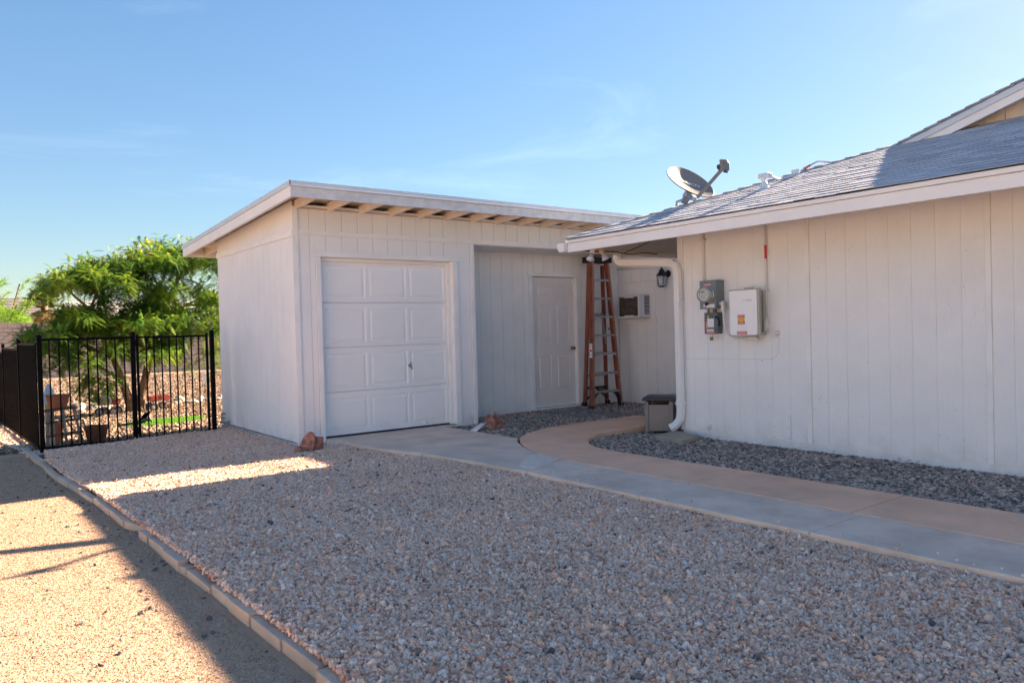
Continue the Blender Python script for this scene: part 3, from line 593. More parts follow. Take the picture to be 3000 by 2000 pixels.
# siding on the house side: boards between grooves
seams = [5.802, 5.678, 5.473, 5.269, 5.060, 4.852, 4.652, 4.446, 4.256]
seams2 = [4.205, 4.032, 3.831, 3.626, 3.424, 3.22, 3.014, 2.807, 2.621]
seams3 = [2.573, 2.414] + [2.414-.2033*k for k in range(1, 46)]
for sq in (seams, seams2, seams3):
    for a, c in zip(sq, sq[1:]):
        ga1 = .0032 if min(abs(a-q) for q in (5.06, 3.831, 4.205, 2.621, 4.256)) < .01 else .0011; gc1 = .0032 if min(abs(c-q) for q in (5.06, 3.831, 4.205, 2.621, 4.256)) < .01 else .0011; MB().box(HX, HX+.013, c+gc1, a-ga1, 0, 2.36).build('siding_board', m_side, hou)
for a, c in ((5.804, 5.882), (4.208, 4.253), (2.575, 2.619)): part('batten', m_trim, hou, box=(HX-.014, HX+.012, a, c, 0 if a > 5.5 else .003, 2.36), bevel=.002)
r = random.Random(9); b = MB()
for i in range(70):
    y_ = r.uniform(1.9, 5.75); z_ = r.choice((r.uniform(.03, .5), r.uniform(.1, 2.0))); q_ = r.uniform(.0012, .003); b.box(HX-.0012, HX-.0002, y_-q_, y_+q_, z_-q_, z_+q_)
for z_ in (.04, .35, .66, .97, 1.28, 1.6, 1.9):
    for y_ in (5.03, 4.19, 4.27, 3.80, 2.60, 2.64): b.box(HX-.0012 if y_ not in (4.19,) else HX-.0012, HX-.0002, y_-.0022, y_+.0022, z_-.0022, z_+.0022)
b.build('nail_heads', m_rust, hou, kind='stuff')
# access hatch
ha = part('access_hatch', m_trim, hou, box=(HX-.014, HX-.001, 4.449, 4.646, .012, .268), bevel=.002)
b = MB()
for y_ in (4.465, 4.63):
    for z_ in (.03, .14, .25): b.lathe([(0, -.003), (.004, -.002), (.004, 0)], (HX-.0145, y_, z_), (1, 0, 0), 6)
b.build('screw', m_rust, ha)
# roof geometry
EX, EY, EZ, SL = 6.05, 6.85, 2.272, .34
GX = 8.78; TZ = EZ+SL*(GX-EX)
# fascia along the eave facing the walk: sub-fascia and upper shingle mould
part('fascia_board', m_fasc2, hou, box=(EX+.022, EX+.062, -7.9, EY-.022, 2.13, 2.235), bevel=.003)
part('fascia_mould', m_fasc2, hou, box=(EX+.004, EX+.04, -7.9, EY-.004, 2.238, 2.277), bevel=.003)
part('fascia_board', m_raft, hou, box=(EX+.064, 15, EY-.062, EY-.022, 2.13, 2.235), bevel=.003)
# sloped soffit (both slopes) and roof deck
def rz(x, y): return min(SL*(x-EX), SL*(EY-y))
for nm, mm, off, th in (('soffit', m_soffit, -.115, .012), ('roof_deck', m_deck, -.03, .025)):
    i0 = .065 if nm == 'soffit' else .006
    b = MB()
    A = (EX+i0, EY-i0); t = GX-EX
    pts = [(EX+i0, -7.5), (EX+i0, EY-i0), (GX, EY-t), (GX, -7.5)]
    b.ext([(x, y, EZ+off+SL*(x-EX)) for x, y in pts], (0, 0, th)); b.build(nm, mm, hou)
    b = MB(); pts = [(EX+i0, EY-i0), (15.5, EY-i0), (15.5, EY-t-1), (GX+1, EY-t-1)]
    b.ext([(x, y, EZ+off+SL*(EY-y)) for x, y in pts], (0, 0, th)); b.build(nm, mm, hou)
# back slope roofing + flat top behind the gable
MB().ext([(EX, EY, EZ), (15.5, EY, EZ), (15.5, EY-3.75, EZ+SL*3.75), (EX+3.75, EY-3.75, EZ+SL*3.75)], (0, 0, .014)).build('rear_slope', m_shing, hou)
MB().ext([(GX, -7.5, TZ-.02), (GX+.2, -7.5, TZ-.02), (GX+.2, 0, TZ-.02), (GX, 4.0, TZ-.02)], (6, 0, 0)).box(GX+.1, 15, -7.5, 4.0, TZ-.3, TZ-.02).build('flat_top', m_roofdark, hou)
# shingles on the walk-side slope
EXPO = .128; nrow = int(math.ceil((GX-EX+.12)/(EXPO*math.cos(math.atan(SL)))))
cs, sn = math.cos(math.atan(SL)), math.sin(math.atan(SL))
shl = []
def shingle(b, xr, y0, y1, lift, thk=.008, sk=0):
    """one shingle: lower edge at roof x=xr, from y0 to y1"""
    L_ = EXPO*1.35
    def P3(x, y, h): return (x, y, EZ+.012+SL*(x-EX)+h)
    x2 = xr+L_*cs
    b.add([P3(xr, y0, lift), P3(xr, y1+sk, lift), P3(x2, y1+sk, -.002), P3(x2, y0, -.002), P3(xr, y0, lift+thk), P3(xr, y1+sk, lift+thk), P3(x2, y1+sk, .004), P3(x2, y0, .004)],
          [(0, 3, 2, 1), (4, 5, 6, 7), (0, 1, 5, 4), (1, 2, 6, 5), (2, 3, 7, 6), (3, 0, 4, 7)])
rest = MB(); count = 0; cand = []
for r in range(nrow):
    xr = EX-.012+r*EXPO*cs
    ymax = EY-(xr-EX)+.0; y = ymax-rnd.uniform(0, .2); top = ymax
    while top > -7.4:
        w = rnd.choice((.14, .2, .26, .33, .4)); y0 = top-w
        cand.append((r, xr, y0+.002, top-.002, rnd.choice((.004, .006, .008)), min(top, ymax)))
        top = y0
cand2 = [c for c in cand if c[2] > 1.9 and c[3]-c[2] > .05]
def dist(c): return math.hypot(c[1], c[2])
cand2.sort(key=lambda c: dist(c)/max(.1, c[3]-c[2]))
chosen = set(map(id, cand2[:290]))
for c in cand:
    if id(c) in chosen:
        b = MB(); shingle(b, c[1], c[2], c[3], c[4]); b.build('shingle', m_shing, hou)
    else: shingle(rest, c[1], c[2], c[3], c[4])
rest.build('shingles', m_shing, hou, kind='stuff')
# hip cap shingles
n_ = int((GX-EX)*math.sqrt(2)/.17)
for i in range(n_):
    t0 = i*.17/math.sqrt(2)-.01; t1 = t0+.24/math.sqrt(2)
    a = Vector((EX+t0, EY-t0, EZ+.024+SL*t0+.016)); c = Vector((EX+t1, EY-t1, EZ+.024+SL*t1+.004))
    if t1 > GX-EX+.05: continue
    o1 = Vector((.11, .0, -.004)); o2 = Vector((0, -.11, -.004)); d = Vector((0, 0, -.008))
    vs = []
    for p in (a, c):
        # left wing lies on rear slope (+Y side), right wing on walk side
        wl = p+Vector((.10, .10*0, 0))+Vector((0, 0, SL*0)); 
        vs += [Vector((p.x+.12, p.y, p.z-.004)), p, Vector((p.x, p.y-.12, p.z-.004))]
    b = MB().add(vs+[v+d for v in vs], [(0, 1, 4, 3), (1, 2, 5, 4), (6, 9, 10, 7), (7, 10, 11, 8), (0, 6, 7, 1), (1, 7, 8, 2), (3, 4, 10, 9), (4, 5, 11, 10), (2, 8, 11, 5), (0, 3, 9, 6)])
    b.build('hip_shingle', m_shing, hou)
# dutch gable
RY = 2.1; gp = lambda y: 3.193+.304*(4.02-y)
pz = gp(RY)
ga = MB(); LY = EY-(GX-EX)+.06
MB().ext([(GX-.10, LY+.02, gp(LY+.02)-.135), (GX-.10, RY, pz-.135), (GX-.10, RY, pz-.02), (GX-.10, LY+.02, gp(LY+.02)-.02)], (.035, 0, 0)).build('rake_board', m_fasc2, hou)
MB().ext([(GX-.10, RY, pz-.135), (GX-.10, 2*RY-LY, gp(LY)-.135), (GX-.10, 2*RY-LY, gp(LY)-.02), (GX-.10, RY, pz-.02)], (.035, 0, 0)).build('rake_board', m_fasc2, hou)
MB().ext([(GX-.125, LY+.06, gp(LY+.06)-.05), (GX-.125, RY, pz-.05), (GX-.125, RY, pz+.012), (GX-.125, LY+.06, gp(LY+.06)+.012)], (.022, 0, 0)).build('rake_trim', m_drip, hou)
MB().ext([(GX-.12, LY+.08, gp(LY+.08)+.013), (GX-.12, RY, pz+.013), (15.5, RY, pz+.013), (15.5, LY+.08, gp(LY+.08)+.013)], (0, 0, .014))\
    .ext([(GX-.12, RY, pz+.013), (GX-.12, 2*RY-LY, gp(LY)+.013), (15.5, 2*RY-LY, gp(LY)+.013), (15.5, RY, pz+.013)], (0, 0, .014)).build('upper_roof', m_shing, hou)
for i in range(15):
    ya = LY+.08-i*.14; yb = ya-.17
    MB().ext([(GX-.155, ya, gp(ya)+.045), (GX-.155, yb, gp(yb)+.032), (GX+.2, yb, gp(yb)+.032), (GX+.2, ya, gp(ya)+.045)], (0, 0, -.016)).build('rake_shingle', m_shing, hou)
for i in range(11):
    y1_ = LY-i*.2033; y0_ = y1_-.196
    MB().ext([(GX+.18, y0_, TZ-.1), (GX+.18, y1_, TZ-.1), (GX+.18, y1_, gp(y1_)-.03), (GX+.18, y0_, min(pz, gp(y0_))-.03)], (.03, 0, 0)).build('siding_board', m_raft, hou)
MB().ext([(GX-.06, LY, gp(LY)-.03), (GX-.06, RY, pz-.03), (GX+.18, RY, pz-.03), (GX+.18, LY, gp(LY)-.03)], (0, 0, .02)).box(GX+.21, GX+.3, 2*RY-LY, LY, TZ-.1, TZ+.1).build('gable_soffit', m_soffit, hou)
# gutter at the back eave + downspout
GU = MB(); GU.ext([(EX-.02, EY+.0, 2.245), (EX-.02, EY+.0, 2.14), (EX-.02, EY+.085, 2.14), (EX-.02, EY+.125, 2.20), (EX-.02, EY+.125, 2.245), (EX-.02, EY+.12, 2.245), (EX-.02, EY+.08, 2.145), (EX-.02, EY+.005, 2.145)], (9, 0, 0))
GU.ext([(EX-.02, EY+.0, 2.245), (EX-.02, EY+.0, 2.14), (EX-.02, EY+.085, 2.14), (EX-.02, EY+.125, 2.20), (EX-.02, EY+.125, 2.245)], (-.006, 0, 0))
gu = GU.build('gutter', m_fasc2, hou)
path = [(6.955, 6.89, 2.142), (6.955, 6.89, 2.09), (6.955, 6.86, 2.055), (6.95, 6.80, 2.035), (6.94, 6.4, 2.00), (6.925, 6.02, 1.965), (6.905, 5.93, 1.952), (6.892, 5.88, 1.925), (6.885, 5.85, 1.87), (6.885, 5.842, 1.78), (6.885, 5.84, 1.0), (6.885, 5.84, .20), (6.875, 5.85, .12), (6.84, 5.885, .055), (6.80, 5.93, .02)]
prof = [(-.036, -.028), (.036, -.028), (.04, -.024), (.04, .024), (.036, .028), (-.036, .028), (-.04, .024), (-.04, -.024)]
dsb = MB().sweep(path, prof, upv=(1, 0, 0), cap=False)
ds_ = dsb.build('downspout', m_fasc2, hou, smooth=False); sm = ds_.modifiers.new('wall', 'SOLIDIFY'); sm.thickness = .003
for z_ in (1.5, .3): part('downspout_strap', m_fasc2, ds_, box=(6.85, 6.945, 5.79, 5.893, z_, z_+.02))
b = MB()
for z_ in (.20, .175, .15, .125, .1): b.tube([(6.885-.002, 5.84-.042, z_), (6.885-.031, 5.84-.042, z_), (6.885-.031, 5.84+.042, z_)], .0022, 4)
b.build('elbow_rib', m_fasc2, ds_)
# cable looping along the back eave
MB().tube(crom([(6.12, 6.77, 2.17), (6.35, 6.78, 2.160), (6.55, 6.78, 2.158), (6.83, 6.78, 2.165), (6.92, 6.78, 2.152), (7.12, 6.78, 2.150), (7.37, 6.78, 2.172), (7.6, 6.78, 2.165)]), .006, 6).build('cable', m_cable, hou)
MB().tube(crom([(6.98, 6.78, 2.155), (7.02, 6.5, 2.23), (7.06, 6.2, 2.32), (7.2, 5.95, 2.40)]), .005, 6).build('cable', m_cable, hou)
# wing wall (behind the corner) with lapped upper boards
boards_x(9.152, 5.89, 9.048, -.06, 1.945, 7.82, hou)
boards_x(9.140, 5.89, 9.048, 1.948, 2.70, 7.92, hou)
part('lap_board', m_trim, hou, box=(9.120, 9.1395, 8.47, 9.046, 2.36, 2.47), bevel=.002)
MB().tube([(9.12, 9.04, 2.182), (9.12, 7.3, 2.10)], .012, 8).build('wall_pipe', m_trim, hou, smooth=True)
MB().box(9.10, 15.3, 6.87, 9.10, 2.70, 2.80).build('wing_roof', m_fasc2, hou)
for bx in ((9.128, 9.151, 8.22, 8.96, 1.745, 1.825), (9.128, 9.151, 8.20, 8.98, 1.275, 1.345), (9.130, 9.151, 8.225, 8.325, 1.347, 1.743), (9.130, 9.151, 8.80, 8.90, 1.347, 1.743)): part('window_casing', m_trim, hou, box=bx, bevel=.002)

# ================================================================= things on the house wall
ac = thing('window_air_conditioner', (9.0, 8.55, 1.36), 'white window air conditioner with dark dented fins beside the ladder', 'air conditioner')
MB().box(8.885, 9.15, 8.31, 8.79, 1.36, 1.715).build('casing', m_acw, ac, bevel=.006)
MB().box(8.868, 8.884, 8.31, 8.345, 1.36, 1.715).box(8.868, 8.884, 8.765, 8.79, 1.36, 1.715).box(8.868, 8.884, 8.345, 8.765, 1.695, 1.715).box(8.868, 8.884, 8.345, 8.765, 1.36, 1.385).box(8.864, 8.884, 8.44, 8.64, 1.678, 1.695).box(8.864, 8.884, 8.44, 8.64, 1.385, 1.40).build('front_frame', m_acw, ac)
b = MB()
for i in range(38): z_ = 1.388+i*.0081; b.box(8.872, 8.884, 8.347, 8.763, z_, z_+.0035)
b.build('condenser_fins', m_acf, ac)
MB().box(8.8825, 8.8845, 8.346, 8.764, 1.386, 1.694).build('coil_back', m_dark, ac)
b = MB(); rr = random.Random(3)
for i in range(46):
    y_ = 8.36+rr.random()*.38; z_ = 1.40+rr.random()**1.3*.28; s_ = rr.uniform(.002, .0055); b.box(8.869, 8.8715, y_, y_+s_, z_, z_+s_)
b.build('paint_speck', m_white, ac, kind='stuff')
b = MB()
for i in range(14): z_ = 1.41+i*.0215; b.box(8.98, 9.09, 8.3062, 8.3092, z_, z_+.012)
b.build('side_louvre', m_dark, ac)

la = thing('wall_lantern', (9.13, 7.92, 2.0), 'black glass-sided carriage lantern on the white wing wall', 'wall lamp')
lx, ly = 9.0, 7.955
MB().lathe([(0, 0), (.052, 0), (.055, .01), (.03, .02), (0, .022)], (9.139, ly-.02, 2.03), (-1, 0, 0), 16).build('back_plate', m_lant, la, smooth=True)
MB().tube(crom([(9.13, ly-.02, 2.03), (9.07, ly-.01, 2.05), (9.03, ly, 2.10), (lx, ly, 2.10)]), .008, 6).build('arm', m_lant, la, smooth=True)
b = MB(); b.lathe([(0, .14), (.012, .135), (.016, .12), (.01, .112), (.03, .10), (.045, .085), (.03, .075), (.045, .065), (.075, .03), (.085, .008), (.085, 0), (0, 0)], (lx, ly, 1.99), (0, 0, 1), 6); b.build('top_cap', m_lant, la)
b = MB(); w1, w0 = .075, .062
cor = lambda w, i: (lx+w*math.cos(PI/3*i), ly+w*math.sin(PI/3*i))
for i in range(6):
    a, c = cor(w1, i), cor(w0, i); b.tube([(a[0], a[1], 1.99), (c[0], c[1], 1.835)], .004, 4)
    a2 = cor(w0, i+1); b.tube([(c[0], c[1], 1.835), (a2[0], a2[1], 1.835)], .005, 4)
b.lathe([(0, -.022), (.02, -.02), (.058, -.006), (.062, 0), (0, 0)], (lx, ly, 1.835), (0, 0, 1), 6)
b.build('cage', m_lant, la)
for i in range(6):
    a, a2, c, c2 = cor(w1-.003, i), cor(w1-.003, i+1), cor(w0-.003, i), cor(w0-.003, i+1)
    MB().add([(a[0], a[1], 1.988), (a2[0], a2[1], 1.988), (c2[0], c2[1], 1.837), (c[0], c[1], 1.837)], [(0, 1, 2, 3)]).build('glass_pane', m_lglass, la)
MB().lathe([(.012, 0), (.012, .03), (.022, .05), (.026, .075), (.018, .10), (0, .11)], (lx, ly, 1.845), (0, 0, 1), 12).build('bulb', m_bulb, la, smooth=True)

fl = thing('floodlight', (6.35, 6.6, 2.17), 'two white reflector bulbs in tilted sockets under the eave corner', 'floodlight')
MB().lathe([(0, 0), (.055, 0), (.055, -.02), (0, -.025)], (6.34, 6.62, 2.235), (0, 0, 1), 18).build('base_plate', m_sock, fl, smooth=True)
for (a, c, m2) in (((6.30, 6.62, 2.20), (6.215, 6.60, 2.015), m_sock), ((6.385, 6.62, 2.20), (6.45, 6.57, 2.035), mat('old_lamp_socket', (.72, .50, .28), .6))):
    a = Vector(a); c = Vector(c); d = (c-a).normalized(); L_ = (c-a).length
    so = MB().lathe([(.0, 0), (.018, 0), (.022, .03), (.028, .035), (.030, L_*.5), (.026, L_*.52)], a, d, 16).build('socket', m2, fl, smooth=True)
    MB().lathe([(.016, 0), (.018, .015), (.026, .03), (.044, .06), (.050, .078), (.046, .088), (.0, .096)], a+d*L_*.52, d, 20).build('bulb', m_bulb, fl, smooth=True)

# satellite dish
di = thing('satellite_dish', (7.28, 5.72, 2.72), 'grey oval satellite dish with feed arm on the hip ridge', 'satellite dish')
cen = Vector((7.1967, 5.8708, 2.9218)); dn = Vector((-.07035, -.72716, .68286)).normalized(); dv = Vector((.5365, .54953, .64046)); dv = (dv-dn*dv.dot(dn)).normalized(); dh = dv.cross(dn).normalized()
if dh.x < 0: dh = -dh
def D(a, b_, c): return cen+dh*a+dv*b_+dn*c
b = MB(); RN = 9; SG = 44; A_, B_ = .31, .275
def dz_(r): return -.062*(1-r*r)
def reflect(b, off):
    k0 = len(b.v); vs = [D(0, 0, dz_(0)+off)]; fs = []
    for i in range(1, RN+1):
        r = i/RN
        for j in range(SG): a = 2*PI*j/SG; vs.append(D(A_*r*math.cos(a), B_*r*math.sin(a)*(1+.06*math.sin(a)), dz_(r)+off))
    for j in range(SG): fs.append((0, 1+j, 1+(j+1) % SG))
    for i in range(RN-1):
        for j in range(SG): p = 1+i*SG; q = p+SG; fs.append((p+j, q+j, q+(j+1) % SG, p+(j+1) % SG))
    b.add(vs, fs)
b = MB(); reflect(b, 0); b.build('reflector', m_dish, di, smooth=True)
b = MB(); reflect(b, -.006); b.tube([D((A_+.002)*math.cos(2*PI*j/SG), (B_+.002)*math.sin(2*PI*j/SG)*(1+.06*math.sin(2*PI*j/SG)), -.006) for j in range(SG)], .007, 6, closed=True); b.build('reflector_back', m_dishb, di, smooth=True)
def ontxt(s, size, u, v, ex=.001, name='lettering', sx=1):
    o = text(s, size, (0, 0, 0), (1, 0, 0), (0, 1, 0), m_white, name, di, ex=ex, sx=sx)
    for vt in o.data.vertices:
        a, c = u+vt.co.x, v+vt.co.y; r2 = (a/A_)**2+(c/B_)**2; p = D(a, c, -.062*(1-r2)+.006+(.001 if vt.co.z > 0 else 0)); vt.co = p
    return o
ontxt('DIRECTV', .062, .03, .055)
b = MB(); vs = [D(-.165+.031*math.cos(2*PI*j/24), .06+.031*math.sin(2*PI*j/24), -.062*(1-((-.165+.031*math.cos(2*PI*j/24))/A_)**2-((.06+.031*math.sin(2*PI*j/24))/B_)**2)+.006) for j in range(24)]; b.add(vs, [tuple(range(24))]); b.build('round_emblem', m_white, di)
b = MB()
for u, v in ((-.045, -.06), (.045, -.06), (-.045, -.13), (.045, -.13)): b.lathe([(0, .008), (.006, .006), (.006, 0)], D(u, v, -.06), dn, 8)
b.build('bolt', m_steel, di)
feed = D(.13, -.28, .44); base_ = D(.02, -.40, .03)
MB().bar(base_, D(.128, -.30, .43), .042, .03, dh).build('feed_arm', m_dish, di, bevel=.004)
b = MB(); fx = (cen-feed).normalized(); fy = fx.cross(Vector((0, 0, 1))).normalized(); fz = fy.cross(fx)
def F(a, b_, c): return feed+fy*a+fz*b_+fx*c
b.add([F(-.055, -.05, -.035), F(.055, -.05, -.035), F(.065, .03, -.035), F(.03, .075, -.035), F(-.05, .07, -.035), F(-.06, -.05, .0), F(.06, -.05, .0), F(.07, .03, .0), F(.035, .08, .0), F(-.055, .075, .0)],
      [(4, 3, 2, 1, 0), (5, 6, 7, 8, 9), (0, 1, 6, 5), (1, 2, 7, 6), (2, 3, 8, 7), (3, 4, 9, 8), (4, 0, 5, 9)]); b.build('feed_housing', m_dish, di, bevel=.004)
MB().lathe([(0, 0), (.022, 0), (.024, .03), (.034, .05), (.034, .062), (0, .062)], F(-.01, .01, 0), fx, 16).bar(F(0, -.06, -.01), F(0, -.075, -.03), .05, .02).build('feed_horn', m_dishb, di, smooth='auto')
b = MB(); foot = Vector((7.06, 5.98, 2.585)); b.tube([foot, foot+Vector((0, -.01, .10)), D(0, -.2, -.12)], .02, 10); b.lathe([(0, .0), (.09, 0), (.09, .008), (0, .008)], foot-Vector((0, 0, .01)), (0, .32, 1), 14); b.build('mast', m_alu, di, smooth='auto')
b = MB(); b.bar(D(-.05, -.16, -.09), D(.06, -.16, -.09), .05, .09, dn); b.bar(D(0, -.40, .0), D(0, -.15, -.07), .05, .05, dn); b.bar(D(-.10, -.33, -.08), D(-.02, -.33, -.08), .03, .10, dn); b.build('bracket', m_alu, di, bevel=.002)

# roof conduit run
rc = thing('roof_conduit', (7.17, 4.85, 2.65), 'white metal conduit with junction box crossing the shingles to the hip', 'conduit')
MB().lathe([(0, 0), (.105, -.006), (.10, .004), (.045, .02), (.030, .075), (.022, .08), (.022, .16)], (7.19, 4.86, 2.668), (-.2, 0, 1), 14).build('flashing', m_drip, rc, smooth='auto')
part('junction_box', m_drip, rc, box=(7.14, 7.23, 4.79, 4.91, 2.785, 2.835), bevel=.004)
MB().tube(crom([(7.20, 4.80, 2.80), (7.27, 4.79, 2.79), (7.44, 4.85, 2.80), (7.62, 4.82, 2.845), (7.80, 4.84, 2.905), (8.0, 4.85, 2.99), (8.16, 4.83, 3.060), (8.2, 4.815, 3.070), (8.25, 4.74, 3.055), (8.35, 4.62, 3.03), (8.5, 4.5, 3.06)], 4), .014, 8).build('pipe', m_drip, rc, smooth=True)
MB().tube([(7.93, 4.846, 2.966), (8.05, 4.847, 3.015)], .0155, 8).build('pipe_label', m_labr, rc)
part('bracket', m_drip, rc, box=(7.73, 7.755, 4.80, 4.88, 2.84, 2.935)); 
MB().ext([(7.66, 4.72, 2.834), (7.84, 4.72, 2.895), (7.84, 4.86, 2.895), (7.66, 4.86, 2.834)], (0, 0, .006)).build('bracket_foot', m_drip, rc)

def lines(b, y0, y1, zz, x, h=.0022, brk=None, seed=0):
    r = random.Random(seed)
    for z_ in zz:
        y = y1
        while y > y0+.003:
            w = r.uniform(.003, .011); b.box(x-.0006, x, max(y0, y-w), y, z_-h/2, z_+h/2); y -= w+.0022
# electric meter
me_ = thing('electric_meter', (6.9, 5.34, 1.4), 'grey electric meter box with round glass meter, upper box on the wall', 'electric meter')
part('box', m_grey, me_, box=(6.80, 6.948, 5.237, 5.447, 1.395, 1.70), bevel=.004)
MB().box(6.793, 6.80, 5.232, 5.452, 1.392, 1.706).box(6.79, 6.948, 5.230, 5.454, 1.7, 1.708).build('front_cover', m_grey, me_, bevel=.003)
MB().tube([(6.782, 5.34+.088*math.cos(2*PI*j/32), 1.55+.088*math.sin(2*PI*j/32)) for j in range(32)], .007, 8, closed=True).build('seal_ring', m_steel, me_, smooth=True)
MB().lathe([(.086, 0), (.086, .012), (.078, .014), (.078, .088), (.074, .1), (0, .1)], (6.793, 5.34, 1.55), (-1, 0, 0), 36).build('glass_cover', m_glass, me_, smooth='auto')
MB().lathe([(.072, 0), (.072, .02), (.068, .084), (0, .085)], (6.793, 5.34, 1.55), (-1, 0, 0), 32).build('dial', m_dial, me_, smooth='auto')
MB().box(6.7062, 6.708, 5.312, 5.366, 1.572, 1.590).build('display', m_lcd, me_)
b = MB(); b.box(6.7062, 6.708, 5.376, 5.390, 1.572, 1.588); lines(b, 5.30, 5.385, (1.53, 1.522, 1.513, 1.605), 6.708, seed=4)
for y_ in (5.385, 5.34, 5.292): b.lathe([(0, .001), (.006, .001), (.006, 0)], (6.7075, y_, 1.552), (-1, 0, 0), 10)
b.build('dial_print', m_ink, me_)
MB().box(6.7915, 6.793, 5.285, 5.399, 1.651, 1.672).build('red_sticker', m_labr, me_)
b = MB(); lines(b, 5.292, 5.393, (1.666, 1.6605, 1.655), 6.7912, .003, seed=2); b.build('sticker_print', m_white, me_)
MB().box(6.7915, 6.793, 5.256, 5.402, 1.408, 1.446).build('white_sticker', m_lab, me_)
b = MB(); lines(b, 5.26, 5.398, (1.44, 1.43, 1.42, 1.413), 6.7912, .0016, seed=5); b.build('sticker_print', m_ink, me_)
MB().tube([(6.785, 5.372, 1.465), (6.78, 5.372, 1.40)], .0035, 6).build('seal_wire', m_blue, me_)
MB().box(6.775, 6.792, 5.352, 5.362, 1.43, 1.47).box(6.775, 6.792, 5.33, 5.345, 1.44, 1.462).build('latch', m_dark, me_)
# disconnect switch
dw = thing('disconnect_switch', (6.9, 5.35, 1.12), 'dark grey disconnect switch box with white labels below the meter', 'switch box')
part('box', m_grey2, dw, box=(6.856, 6.948, 5.268, 5.437, 1.120, 1.345), bevel=.003)
MB().box(6.850, 6.856, 5.264, 5.441, 1.117, 1.351).box(6.848, 6.948, 5.262, 5.443, 1.3445, 1.352).build('front_cover', m_grey2, dw, bevel=.002)
MB().lathe([(0, .012), (.015, .012), (.017, 0)], (6.85, 5.276, 1.30), (-1, 0, 0), 14).bar((6.862, 5.2585, 1.30), (6.885, 5.2565, 1.21), .012, .01, (0, 1, 0)).lathe([(0, .01), (.014, .01), (.014, 0)], (6.88, 5.264, 1.215), (0, -1, 0), 12).build('switch_handle', m_rub, dw)
part('nipple', m_brass, dw, box=(6.875, 6.905, 5.31, 5.345, 1.352, 1.394)); MB().tube([(6.90, 5.415, 1.394), (6.90, 5.415, 1.352)], .008, 8).build('nipple', m_brass, dw)
SX = 6.8495
def stick(name, m, y0, y1, z0, z1, par, x=SX, t=.0012): return MB().box(x-t, x, y0, y1, z0, z1).build(name, m, par)
stick('white_label', m_lab, 5.312, 5.401, 1.190, 1.288, dw); b = MB(); lines(b, 5.355, 5.398, [1.194+.0062*i for i in range(13)], SX-.0013, .0018, seed=7); lines(b, 5.315, 5.350, [1.194+.0062*i for i in range(11)], SX-.0013, .0018, seed=8); lines(b, 5.325, 5.39, [1.281], SX-.0013, .004, seed=1); b.build('label_print', m_inkb, dw)
stick('black_label', m_labk, 5.319, 5.371, 1.292, 1.319, dw); stick('yellow_label', m_laby, 5.376, 5.398, 1.293, 1.319, dw); MB().box(SX-.0024, SX-.0013, 5.383, 5.391, 1.301, 1.311).build('square_mark', m_labk, dw)
b = MB(); lines(b, 5.324, 5.366, (1.312, 1.306, 1.3), SX-.0013, .002, seed=3); b.build('label_print', m_inkb, dw)
stick('red_label', m_labr, 5.403, 5.424, 1.173, 1.257, dw); stick('cream_label', mat('cream_label', (.75, .72, .62), .5), 5.315, 5.412, 1.144, 1.171, dw); stick('red_label', m_labr, 5.303, 5.412, 1.124, 1.142, dw)
b = MB(); lines(b, 5.308, 5.408, (1.137, 1.129), SX-.0013, .003, seed=9)
for i in range(9): b.box(SX-.0018, SX-.0013, 5.408, 5.411, 1.178+.0085*i, 1.184+.0085*i); b.box(SX-.0018, SX-.0013, 5.415, 5.418, 1.178+.0085*i, 1.184+.0085*i)
b.build('label_print', m_white, dw)
pl = thing('padlock', (6.84, 5.34, 1.045), 'small brass padlock hanging under the disconnect switch', 'padlock')
part('body', m_brass, pl, box=(6.832, 6.848, 5.322, 5.359, 1.045, 1.086), bevel=.003)
MB().tube(crom([(6.84, 5.330, 1.084), (6.84, 5.330, 1.11), (6.84, 5.340, 1.121), (6.84, 5.350, 1.11), (6.84, 5.350, 1.084)]), .0028, 6).build('shackle', m_steel, pl, smooth=True)
# combiner box
cb = thing('solar_combiner_box', (6.85, 4.86, 1.1), 'large pale wall box with white cover, red and yellow stickers', 'electrical box')
part('body', m_enc, cb, box=(6.80, 6.948, 4.742, 4.985, 1.105, 1.570), bevel=.012, seg=3)
part('flange', m_enc, cb, box=(6.762, 6.799, 4.668, 5.035, 1.094, 1.584), bevel=.006)
part('bottom_lug', m_enc, cb, box=(6.82, 6.93, 4.70, 4.745, 1.10, 1.13), bevel=.004); part('top_lug', m_enc, cb, box=(6.78, 6.80, 4.76, 4.86, 1.584, 1.598), bevel=.002)
for z_ in (1.13, 1.50): part('latch', m_enc, cb, box=(6.79, 6.845, 4.722, 4.741, z_-.02, z_+.02), bevel=.004)
part('lock_tab', m_enc, cb, box=(6.80, 6.815, 4.724, 4.742, 1.325, 1.36), bevel=.003)
cy0, cy1, cz0, cz1, rr_ = 4.688, 5.022, 1.102, 1.573, .02
pts = []
for (cy_, cz_, a0) in ((cy1-rr_, cz1-rr_, 0), (cy0+rr_, cz1-rr_, 90), (cy0+rr_, cz0+rr_, 180), (cy1-rr_, cz0+rr_, 270)):
    for k in range(6): a = math.radians(a0+k*18); pts.append((6.7605, cy_+rr_*math.cos(a), cz_+rr_*math.sin(a)))
b = MB(); b.ext([(p[0], p[1], p[2]) for p in pts], (-.014, 0, 0)); b.build('front_cover', m_encf, cb, bevel=.002)
for (y_, z_) in ((4.683, 1.577), (4.683, 1.10), (5.026, 1.577), (5.026, 1.10)): MB().lathe([(0, .008), (.007, .007), (.008, 0)], (6.762, y_, z_), (-1, 0, 0), 8).build('cover_screw', m_alu, cb)
CX = 6.7462
text('ENPHASE', .0185, (CX-.001, 4.783, 1.463), (0, -1, 0), (0, 0, 1), m_inkb, 'lettering', cb)
